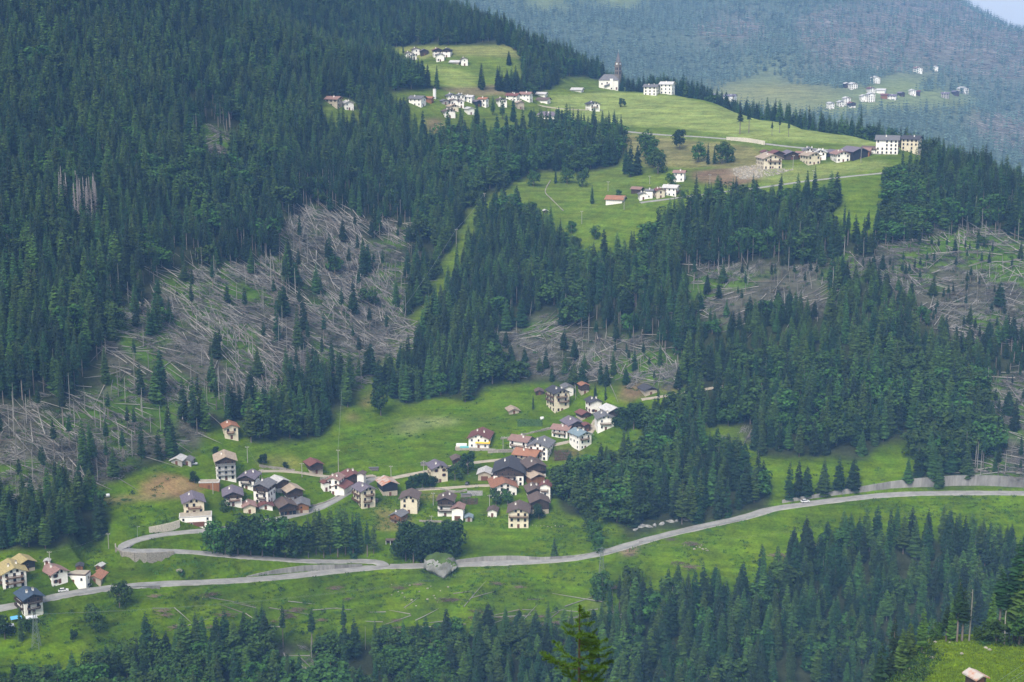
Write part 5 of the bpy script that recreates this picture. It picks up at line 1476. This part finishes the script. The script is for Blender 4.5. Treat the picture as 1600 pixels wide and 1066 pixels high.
lone('broadleaf', 187, 950, 44, 'tall tree in front of the road at lower left'); lone('broadleaf', 147, 985, 42, 'tree on the slope below the concrete wall'); lone('spruce', 33, 1002, 56, 'spruce in front of the blue roofed chalet'); lone('dark_broadleaf', 8, 1000, 40, 'dark tree at the lower left edge'); lone('dark_broadleaf', 116, 1000, 18, 'dark bush on the slope below the chalet'); lone('broadleaf', 45, 990, 24, 'leafy bush under the blue roofed chalet')
lone('broadleaf', 941, 938, 44, 'leafy tree at the foot of the green pylon'); lone('broadleaf', 985, 925, 42, 'light tree on the bank right of the pylon'); lone('broadleaf', 283, 905, 14, 'bush with white blossom beside the pale stone')
for x, y, h in ((985, 277, 58), (996, 274, 50), (978, 272, 42)): lone('spruce', x, y, h, 'spruce in the clump left of the middle hamlet slope', 'clump on the upper meadow', sx=1.1)
for x, y, h in ((1013, 252, 40), (1028, 272, 38), (1008, 240, 34), (1022, 262, 32)): lone('broadleaf', x, y, h, 'leafy tree in the clump left of the middle hamlet slope', 'clump on the upper meadow')
for k, x, y, h in (('broadleaf', 1091, 254, 30), ('spruce', 1106, 257, 34), ('spruce', 1116, 257, 30), ('broadleaf', 1128, 256, 34), ('broadleaf', 1137, 254, 26)): lone(k, x, y, h, 'tree in the dense clump left of the rubble field', 'dense clump left of the rubble field')
lone('dark_broadleaf', 1062, 234, 30, 'round dark tree under the ridge road'); lone('dark_broadleaf', 972, 168, 14, 'dark round bush below the church')
lone('tall_spruce', 1156, 210, 42, 'left of two pines on the bright ridge meadow', sx=1.7); lone('tall_spruce', 1170, 208, 46, 'right of two pines on the bright ridge meadow', sx=1.3)
lone('spruce', 925, 319, 30, 'small spruce left of the orange roofed low house', sx=1.2); lone('broadleaf', 834, 292, 26, 'leafy tree on the green slope, left'); lone('broadleaf', 886, 288, 28, 'leafy tree on the green slope, middle'); lone('broadleaf', 910, 292, 28, 'leafy tree on the green slope, right'); lone('spruce', 868, 287, 26, 'spruce between the leafy slope trees')
for x, y, h in ((930, 375, 22), (893, 365, 20), (898, 395, 26)): lone('broadleaf', x, y, h, 'leafy tree low on the upper meadow', 'leafy trees low on the upper meadow')
lone('spruce', 795, 102, 22, 'dark conifer at the right edge of the high meadow', sx=1.6); lone('spruce', 750, 138, 24, 'left of two conifers below the highest hamlet', sx=1.4); lone('spruce', 756, 138, 22, 'right of two conifers below the highest hamlet', sx=1.2); lone('spruce', 630, 83, 16, 'dark spruce behind the highest hamlet'); lone('spruce', 683, 140, 28, 'pointed spruce at the forest corner left of the high meadow')
lone('dark_broadleaf', 832, 193, 18, 'round tree left of the white farmhouse'); lone('dark_broadleaf', 874, 192, 20, 'round tree right of the white farmhouse'); lone('broadleaf', 967, 310, 14, 'tree beside the orange roofed low house'); lone('broadleaf', 1047, 291, 20, 'tree left of the pink roofed house above the middle hamlet'); lone('broadleaf', 1068, 311, 14, 'bush right of the middle hamlet')
for x, y, h in ((770, 180, 30), (785, 186, 34), (802, 190, 40), (720, 196, 30), (745, 198, 36), (700, 205, 34), (830, 200, 30)): lone(random.choice(('spruce', 'larch')), x, y, h, 'conifer at the foot of the high village', 'conifers at the foot of the high village', sx=1.2)
lone('spruce', 960, 192, 22, 'conifer below the church meadow, left'); lone('spruce', 970, 213, 34, 'conifer below the church meadow, right'); lone('spruce', 958, 200, 26, 'conifer below the church meadow, middle')
for x, y, h in ((1218, 208, 26), (1206, 212, 22), (1232, 214, 28)): lone('tall_spruce', x, y, h, 'thin pine on the shaded ridge meadow', 'thin pines on the ridge meadow', sx=1.3)
lone('broadleaf', 1395, 225, 24, 'round tree behind the white apartment block'); lone('broadleaf', 1450, 252, 34, 'leafy tree right of the cream building')
for x, y, k in ((661, 897, 1.6), (667, 903, 1.3), (676, 908, 1.1), (694, 907, 1.3), (704, 902, 1.6), (711, 896, 1.5), (700, 906, 1.0), (663, 891, 1.2)):
    q = P(x, y); o = obj('shrub', SHAPES['bush'][random.randrange(3)][2], None, tuple(q), (0, 0, random.random() * 6), (k * 1.2, k * 1.2, k)); tag(o, 'low green shrub growing round the foot of the mossy boulder', 'shrub', 'shrubs at the mossy boulder')
# the mound on the near side of the valley
nm = dict(dmin=200, dmax=480)
for k, x, y, h, l, sx in (('tall_spruce', 1495, 1004, 104, 'tall ragged conifer with bare pale stem on the mound crest', 1.3), ('snag', 1514, 1002, 95, 'tall grey dead trunk on the mound crest', 1.3), ('tall_spruce', 1478, 1003, 62, 'small ragged conifer left of the crest conifer', 1.8), ('larch', 1440, 1022, 76, 'thin conifer at the left end of the mound', 1.1), ('larch', 1420, 1040, 72, 'leafy conifer on the left flank of the mound', 1.2), ('spruce', 1394, 1062, 110, 'tall spruce on the left flank of the mound', 1.1), ('larch', 1408, 1060, 84, 'lighter conifer on the left flank of the mound', 1.2),
                          ('snag', 1451, 1004, 18, 'short broken stump on the mound crest', 2.0), ('snag', 1569, 1008, 64, 'pale broken trunk at the right of the mound', 1.8), ('tall_spruce', 1585, 1006, 168, 'large ragged pine with stout pale trunk on the mound', 1.5), ('tall_spruce', 1606, 1012, 150, 'big pine cut by the right edge', 1.6), ('broadleaf', 1556, 1006, 40, 'bushy tree behind the pale broken trunk', 1.2), ('larch', 1548, 1004, 84, 'slender conifer in the mound row', .9), ('broadleaf', 1534, 1004, 30, 'low leafy bush tree behind the mound crest', 1.2), ('dead_spruce', 1596, 1006, 110, 'dead grey branched tree beside the big pine', 1.5), ('broadleaf', 1462, 1003, 34, 'leafy bush tree at the crest left of the conifers', 1.0), ('larch', 1592, 1010, 130, 'broad green conifer crowding the right edge of the mound', 1.2), ('larch', 1576, 1004, 96, 'mid height green conifer right of the pale broken trunk', 1.2), ('tall_spruce', 1560, 1003, 118, 'thin conifer behind the pale broken trunk', 1.7), ('larch', 1486, 1003, 70, 'small light conifer left of the tall dead trunk', 1.1), ('tall_spruce', 1503, 1003, 88, 'leaning thin conifer right of the crest conifer', 1.8), ('broadleaf', 1612, 1014, 70, 'leafy tree cut by the right edge beside the big pine', 1.2), ('spruce', 1375, 1075, 120, 'dark spruce at the lower foot of the mound', 1.1)):
    lone(k, x, y, h, l, sx=sx, **nm)
for (x, y) in ((1440, 1012), (1446, 1022), (1438, 1032), (1450, 1034), (1432, 1042), (1424, 1048), (1462, 1005), (1484, 1005), (1540, 1014), (1546, 1018), (1503, 1023), (1414, 1052), (1456, 1030)):
    rock(x, y, random.uniform(.35, .8), 'grey rock on the near grassy mound', 'rocks on the near mound', 200)
pts = []
for k in range(260):
    x = random.gauss(1422, 22); y = 1030 + (1440 - x) * .7 + random.uniform(-14, 40)
    p = P(x, y, 200, 480); pts.append(tuple(p))
for k in range(60):
    p = P(random.uniform(1530, 1640), random.uniform(1003, 1012), 200, 480); pts.append(tuple(p))
n = len(pts); ss = rng.uniform(.5, 1.5, n)
instancer('mound_scrub', ['bush'], np.array(pts), np.stack([np.zeros(n), np.zeros(n), rng.random(n) * 6.28], 1), np.stack([ss, ss, ss], 1), rng.integers(0, 3, n), 'tangled scrub along the edge of the near mound', 'shrubs')
gx, gy = jitter_grid(70, 140, 270, 400, .75)
gz = ground(gx, gy); px, py = project(gx, gy, gz); ok = (px > 1410) & (px < 1640) & (py > 996) & (rng.random(gx.shape) < .6)
gx, gy, gz = gx[ok], gy[ok], gz[ok]; n = len(gx); ss = rng.uniform(.3, .7, n)
instancer('mound_grass', ['fresh_tuft'], np.stack([gx, gy, gz], 1), np.stack([np.zeros(n), np.zeros(n), rng.random(n) * 6.28], 1), np.stack([ss * 1.4, ss * 1.4, ss], 1), rng.integers(0, 3, n), 'bright grass on the near mound', 'grass')

# the larch top that reaches up from right below the camera
def near_larch():
    D = 62.0; k = (1000 - 533) / FPX; u = ((905 - 800) / FPX) / (CP - k * SP); x = u * D
    zt = HCAM - D * float(tdep(944)); zb = float(ground(x, D)); H = zt - zb
    root = obj('larch_tree', None, loc=(x, D, zb)); tag(root, 'bright green larch top rising at the bottom edge', 'tree')
    rd = random.Random(3); bark = mat('larch_bark', (.05, .035, .025), noise=.3, nscale=12); ndl = mat('fresh_larch_needles', (.06, .125, .010), rough=.7, island=.45, trans=.25)
    mb = MB(); mb.tube([(0, 0, -.5), (.05, 0, H * .5), (.02, 0, H - 4), (0, 0, H - 1.2), (0, 0, H)], [.24, .16, .07, .03, .012], bark, 8); mb.build('trunk', root)
    br, nd = MB(), MB(); s = nd.slot(ndl)
    def tuft(p, d, size):
        for q in range(7):
            e = (d + Vector((rd.gauss(0, .7), rd.gauss(0, .7), rd.gauss(.15, .6)))).normalized(); f = e.orthogonal().normalized() * size * .09
            v = len(nd.v); nd.v += [tuple(p - f), tuple(p + f), tuple(p + e * size)]; nd.f.append((v, v + 1, v + 2)); nd.m.append(s)
    z = H - .35; i = 0
    while z > H * .25:
        t = H - z
        fine = t < 5.5
        for q in range(rd.choice((2, 3, 3)) if t > .8 else 2):
            a = rd.random() * 6.28; L = min(.22 + t * .58, 3.6) * rd.uniform(.7, 1.15)
            base = Vector((0, 0, z + rd.uniform(-.1, .1))); pts = []; n = 7
            for j in range(n + 1):
                f = j / n; pts.append(base + Vector((math.cos(a) * L * f, math.sin(a) * L * f, L * (-.30 * f + .42 * f * f))))
            br.tube(pts, [.028 * (1 - j / n) * (.4 + L * .3) + .005 for j in range(n + 1)], bark, 4, False)
            m = int(L * (26 if fine else 9)) + 6
            for j in range(m):
                f = (j + rd.random()) / m; g = f * n; j0 = min(int(g), n - 1); p = pts[j0].lerp(pts[j0 + 1], g - j0)
                d = (pts[j0 + 1] - pts[j0]).normalized()
                tuft(p, d * .4 + Vector((rd.gauss(0, .4), rd.gauss(0, .4), .35)), rd.uniform(.09, .2) if fine else .3)
            for j in range(int(L * 3.2)):
                f = rd.uniform(.25, .95); g = f * n; j0 = min(int(g), n - 1); p = pts[j0].lerp(pts[j0 + 1], g - j0); sd = a + rd.choice((-1, 1)) * rd.uniform(.5, 1.1); l2 = L * .28 * (1.1 - f) + .12
                e = p + Vector((math.cos(sd) * l2, math.sin(sd) * l2, rd.uniform(-.05, .35) * l2))
                br.tube([p, e], [.012, .004], bark, 3, False)
                for w in range(int(6 + l2 * 16)):
                    tuft(p.lerp(e, rd.random()), (e - p).normalized() * .5 + Vector((0, 0, .4)), rd.uniform(.08, .17) if fine else .28)
        z -= rd.uniform(.19, .38) if fine else .7
    for j in range(26): tuft(Vector((0, 0, H - rd.random() * 1.0)), Vector((rd.gauss(0, .5), rd.gauss(0, .5), .5)), .13)
    br.build('branches', root); nd.build('crown', root)
near_larch()

# ------------------------------------------------------------------ place the trees: the largest in view singly, the rest as woods
LIMIT = {'spruce': 270, 'tall_spruce': 120, 'larch': 120, 'broadleaf': 220, 'snag': 200, 'dead_spruce': 40}
WOOD = {'spruce': ('spruce_forest', 'dense dark spruce forest covering the valley slopes', 'forest'), 'tall_spruce': ('bare_stemmed_forest', 'tall bare stemmed spruces along the windthrow edges', 'forest'),
        'larch': ('larch_forest', 'lighter green larches mixed into the upper forest', 'forest'), 'broadleaf': ('broadleaf_wood', 'rounded broadleaved trees mixed into the slopes', 'woodland'), 'snag': ('dead_trunk_stand', 'many grey dead trunks standing among the windthrow', 'dead trees')}
ZONES = [('in the forest below the road at lower right', lambda x, y: (x > 950) & (y > 840)), ('in the dark wood along the bottom edge', lambda x, y: (x > 560) & (y > 960)), ('on the slope at lower left below the road', lambda x, y: y > 940),
         ('in the wooded gully right of the village', lambda x, y: (x > 850) & (x < 1210) & (y > 660)), ('in the dark stand left of the hairpin bend', lambda x, y: (x < 200) & (y > 770)),
         ('on the slope above the long grey roadside wall', lambda x, y: (x > 1200) & (y > 560)), ('above the village meadow', lambda x, y: (x > 300) & (x < 1200) & (y > 540)), ('on the forested slope at far left', lambda x, y: x < 640), ('on the slope under the upper hamlets', lambda x, y: x >= 640)]
LOOK = {'spruce': 'dark green pointed spruce', 'tall_spruce': 'tall spruce with bare lower stem', 'larch': 'light green feathery larch', 'broadleaf': 'round green broadleaved tree', 'snag': 'grey dead standing trunk', 'dead_spruce': 'pale grey dead spruce'}
PLUR = {'spruce': 'spruces', 'tall_spruce': 'bare stemmed spruces', 'larch': 'larches', 'broadleaf': 'broadleaved trees', 'snag': 'dead trunks', 'dead_spruce': 'dead spruces'}
def zone(x, y):
    for n, f in ZONES:
        if f(x, y): return n
random.seed(11)
by = {}
for t in TREES: by.setdefault(t[0], []).append(t)
for kd, ts in by.items():
    inview = [t for t in ts if -20 < t[5] < 1620 and t[6] - 20 < 1066]
    inview.sort(key=lambda t: -(t[4] / t[2]) * (1.25 if t[6] < 1060 else 1))
    single = inview[:LIMIT[kd]]
    ids = set(id(t) for t in single)
    for t in single:
        zn = 'in the pale dead patch at far left' if kd == 'dead_spruce' else zone(t[5], t[6])
        place_tree(kd, t[1], t[2], t[3] - .3, t[4], '%s %s' % (LOOK[kd], zn), 'dead tree' if kd in ('snag', 'dead_spruce') else 'tree', '%s %s' % (PLUR[kd], zn), sx=WIDE.get(kd, 1) * random.uniform(.82, 1.15) * min(1.3, max(.9, 22 / t[4])))
    rest = [t for t in ts if id(t) not in ids]
    if rest and kd in WOOD:
        n = len(rest); A = np.array([(t[1], t[2], t[3] - .3) for t in rest]); hh = np.array([t[4] for t in rest])
        rots = np.stack([rng.normal(0, .02, n), rng.normal(0, .02, n), rng.random(n) * 6.28], 1)
        if kd == 'snag': rots[:, :2] = rng.normal(0, .12, (n, 2))
        wd = hh * rng.uniform(.82, 1.15, n) * WIDE.get(kd, 1) * np.clip(22 / hh, .9, 1.3)
        instancer(WOOD[kd][0], [kd], A, rots, np.stack([wd, wd, hh], 1), rng.integers(0, len(SHAPES[kd]), n), WOOD[kd][1], WOOD[kd][2])
print('TREES', {k: len(v) for k, v in by.items()})

# far mountain forest, one hazy mass
gx, gy = rng.uniform(-400, 1900, 64000), rng.uniform(1760, 4300, 64000)
m = (gx / gy < .44) & (gx / gy > -.12)
gx, gy = gx[m], gy[m]; gz = ground(gx, gy); px, py = project(gx, gy, gz)
wx = px + (fbm(gx / 40, gy / 40, 301) - .5) * 22; wy = py + (fbm(gx / 40, gy / 40, 302) - .5) * 12
fo = anyin(wx, wy, FAR_OPEN); fs = anyin(wx, wy, FAR_STORM)
d = np.where(fo, .0, np.where(fs, .3, .85 * np.clip(.2 + 1.4 * fbm(gx / 120, gy / 120, 303), .25, 1)))
k = (rng.random(gx.shape) < d) & (py > -40) & (py < 330)
gx, gy, gz = gx[k], gy[k], gz[k]; n = len(gx); hh = np.clip(rng.normal(21, 4, n), 10, 30)
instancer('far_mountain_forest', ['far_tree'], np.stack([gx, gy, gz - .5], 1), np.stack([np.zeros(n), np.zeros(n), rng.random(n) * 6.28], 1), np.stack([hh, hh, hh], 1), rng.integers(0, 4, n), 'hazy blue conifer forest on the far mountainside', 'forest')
print('FAR', n)

# ------------------------------------------------------------------ windthrow: fallen trunks and brush
def slope_turn(x, y, a):
    e = 2.0
    dzx = (ground(x + e, y) - ground(x - e, y)) / (2 * e); dzy = (ground(x, y + e) - ground(x, y - e)) / (2 * e)
    return -np.arctan(np.cos(a) * dzx + np.sin(a) * dzy)          # pitch so that the trunk lies on the hillside
LOGS = []
gx, gy = jitter_grid(-600, 640, 520, 1250, 3.1)
gz = ground(gx, gy); px, py = project(gx, gy, gz)
ins = anyin(px + (fbm(gx / 20, gy / 20, 131) - .5) * 60 + rng.normal(0, 6, gx.shape), py + (fbm(gx / 20, gy / 20, 132) - .5) * 40 + rng.normal(0, 4, gx.shape), STORM) & (np.abs(gx) < .43 * gy) & ((fbm(gx / 32, gy / 32, 88) > .28) | (gx > 60))
ins &= (rng.random(gx.shape) < np.clip(2.6 * fbm(gx / 22, gy / 22, 403) - .85, .08, .8) * np.where(gx > 60, .62, np.where((px < 170) | (py > 610), .45, 1.05))) & ~near_road(gx, gy, 6) & ~(anyin(px, py, OPEN[:1]) & (rng.random(gx.shape) < .65))
gx, gy, gz, px, py = gx[ins], gy[ins], gz[ins], px[ins], py[ins]
base = -.5 + 4.2 * (fbm(gx / 45, gy / 45, 404, 2) - .45)
ang = base + rng.normal(0, .38, gx.shape) + np.where(rng.random(gx.shape) < .15, rng.uniform(-1.5, 1.5, gx.shape), 0) + np.where(rng.random(gx.shape) < .5, math.pi, 0)
pit = slope_turn(gx, gy, ang)
ln = rng.uniform(.45, 1.12, gx.shape); which = rng.integers(0, 5, gx.shape)
up = np.where(rng.random(gx.shape) < .22, rng.uniform(.5, 3.2, gx.shape), rng.uniform(.0, .9, gx.shape))
order = np.argsort(gy + np.where((px < 0) | (px > 1600) | (py > 1060), 1e5, 0))
def log_zone(x, y):
    if y > 920: return 'on the bank below the road'
    if x < 700: return 'in the windthrow left of the power line strip'
    if x < 1070 and y > 480: return 'in the windthrow above the village meadow'
    if x < 1310: return 'in the windthrow under the upper hamlet'
    return 'in the windthrow on the right slope'
for i in order[:290]:
    o = obj('fallen_log', SHAPES['log'][which[i]][2], None, (gx[i], gy[i], gz[i] + up[i]), (0, pit[i], ang[i]), (ln[i], .85, .85))
    zn = log_zone(px[i], py[i]); tag(o, 'grey fallen tree trunk lying %s' % zn, 'fallen tree', 'fallen trunks ' + zn)
r = order[290:]
if len(r):
    instancer('fallen_timber', ['log'], np.stack([gx[r], gy[r], gz[r] + up[r]], 1), np.stack([np.zeros(len(r)), pit[r], ang[r]], 1), np.stack([ln[r], np.full(len(r), .85), np.full(len(r), .85)], 1), which[r], 'masses of grey storm felled trunks on the upper slopes', 'fallen trees')
print('LOGS', len(gx))
gx, gy = jitter_grid(-600, 640, 520, 1250, 2.9)
gz = ground(gx, gy); px, py = project(gx, gy, gz)
ins = anyin(px + (fbm(gx / 20, gy / 20, 131) - .5) * 60 + rng.normal(0, 6, gx.shape), py + (fbm(gx / 20, gy / 20, 132) - .5) * 40 + rng.normal(0, 4, gx.shape), STORM) & (np.abs(gx) < .43 * gy) & ((fbm(gx / 32, gy / 32, 88) > .28) | (gx > 60))
ins &= (rng.random(gx.shape) < np.clip(2.8 * fbm(gx / 20, gy / 20, 405) - 1.0, .04, .6)) & ~near_road(gx, gy, 5) & ~(anyin(px, py, OPEN[:1]) & (rng.random(gx.shape) < .75))
gx, gy, gz = gx[ins], gy[ins], gz[ins]; n = len(gx); s = rng.uniform(.6, 1.25, n)
a = -.3 + 2.0 * (fbm(gx / 60, gy / 60, 404) - .3) + rng.normal(0, .4, n)
instancer('branch_debris', ['brush'], np.stack([gx, gy, gz], 1), np.stack([np.zeros(n), slope_turn(gx, gy, a), a], 1), np.stack([s, s, s], 1), rng.integers(0, 4, n), 'grey brown tangle of broken branches in the windthrow', 'debris')
print('BRUSH', n)
# scattered logs and brush heaps on the rough bank below the road
random.seed(77)
for k in range(46):
    x, y = random.uniform(225, 975), random.uniform(915, 990)
    if y < 925 + max(0, (560 - x)) * .02 or (650 < x < 720 and y < 925): continue
    q = P(x, y); a_ = random.choice((0, math.pi)) + random.gauss(.08, .16) if random.random() < .8 else random.uniform(-1, 1)
    o = obj('fallen_log', SHAPES['log'][random.randrange(5)][2], None, tuple(q), (0, float(slope_turn(q.x, q.y, a_)), a_), (random.uniform(.25, .8), .8, .8))
    tag(o, 'pale log lying on the grassy bank below the road', 'fallen tree', 'logs on the grassy bank below the road')
M_REDBRUSH = mat('dry_red_brush', (.15, .105, .085), var=.3, island=.4)
hm = [brush_mesh(170 + i, 60, M_REDBRUSH).mesh('brush_heap') for i in range(3)]
for k in range(44):
    x, y = random.uniform(225, 1300), 0
    y = random.uniform(912, 985) if x < 980 else random.uniform(838, 900 - (x - 980) * .1)
    q = P(x, y); s_ = random.uniform(.5, 1.1)
    o = obj('brush_heap', hm[k % 3], None, tuple(q), (0, 0, random.uniform(-.4, .4)), (s_ * 1.3, s_ * .8, s_)); tag(o, 'small brown heap of dry brushwood on the bank below the road', 'brush heap', 'brush heaps on the bank below the road')
# far windthrow
gx, gy = rng.uniform(300, 1700, 36000), rng.uniform(1900, 4100, 36000)
gz = ground(gx, gy); px, py = project(gx, gy, gz)
ins = anyin(px, py, FAR_STORM) & (rng.random(gx.shape) < np.clip(2.4 * fbm(gx / 90, gy / 90, 407) - .6, 0, .8)) & (px < 1680)
gx, gy, gz = gx[ins], gy[ins], gz[ins]; n = len(gx); a = -.5 + 2 * (fbm(gx / 150, gy / 150, 406) - .4) + rng.normal(0, .3, n); s = rng.uniform(.7, 1.3, n)
instancer('far_fallen_timber', ['log'], np.stack([gx, gy, gz + .4], 1), np.stack([np.zeros(n), slope_turn(gx, gy, a), a], 1), np.stack([s, s * 1.5, s * 1.5], 1), rng.integers(0, 5, n), 'pale stripes of felled timber on the far mountain', 'fallen trees')
print('FARLOGS', n)
# herbs and shrubs on the rough meadows
gx, gy = jitter_grid(-420, 420, 540, 1000, 2.1)
gz = ground(gx, gy); px, py = project(gx, gy, gz)
rough = (fbm(gx / 12, gy / 12, 501) > .5) & (rng.random(gx.shape) < np.where(py > 770, .75, .22))
ins = anyin(px, py, OPEN[:1] + STORM[:1]) & rough & (px > -30) & (px < 1630) & ~near_road(gx, gy, 1.2)
gx, gy, gz = gx[ins], gy[ins], gz[ins]; n = len(gx); s = rng.uniform(.5, 1.3, n)
instancer('meadow_herbs', ['tuft'], np.stack([gx, gy, gz], 1), np.stack([np.zeros(n), np.zeros(n), rng.random(n) * 6.28], 1), np.stack([s * 1.3, s * 1.3, s], 1), rng.integers(0, 3, n), 'rough tall herbs growing over the meadows', 'grass')
gx, gy = jitter_grid(-420, 420, 540, 1000, 4.5)
gz = ground(gx, gy); px, py = project(gx, gy, gz)
ins = (anyin(px, py, STORM[:5]) & (rng.random(gx.shape) < .3) | anyin(px, py, OPEN[:1]) & (py > 900) & (rng.random(gx.shape) < .16) | (anyin(px, py, OPEN[:1]) & (px < 330) & (rng.random(gx.shape) < .06)) | anyin(px, py, [g[0] for g in GROVE[:1]]) & (rng.random(gx.shape) < .5)) & ~near_road(gx, gy, 2.5)
gx, gy, gz = gx[ins], gy[ins], gz[ins]; n = len(gx); s = rng.uniform(.7, 2.3, n)
instancer('scrub', ['bush'], np.stack([gx, gy, gz], 1), np.stack([np.zeros(n), np.zeros(n), rng.random(n) * 6.28], 1), np.stack([s, s, s], 1), rng.integers(0, 3, n), 'low green scrub dotted over the slopes', 'shrubs')
print('SCRUB', n)

# ------------------------------------------------------------------ the hazy air
def make_haze():
    zmin = float(ZREL.min()) + HCAM - 1.5; zmax = float((ZREL + HCAM).max()) + 60
    mb = MB(); m = bpy.data.materials.new('haze_air'); m.use_nodes = True
    nt = m.node_tree; nt.nodes.remove(nt.nodes['Principled BSDF'])
    v = nt.nodes.new('ShaderNodeVolumePrincipled'); v.inputs['Color'].default_value = HAZE_COL; v.inputs['Density'].default_value = HAZE_DENS; v.inputs['Anisotropy'].default_value = -0.4
    nt.links.new(v.outputs[0], nt.nodes['Material Output'].inputs['Volume'])
    mb.box(-3900, 3900, -60, 5260, zmin, zmax, m)
    tag(mb.build('haze'), 'pale blue hazy air filling the whole valley', 'haze', kind='stuff')
HAZE_COL = (.24, .50, 1.0, 1); HAZE_DENS = .000085
make_haze()
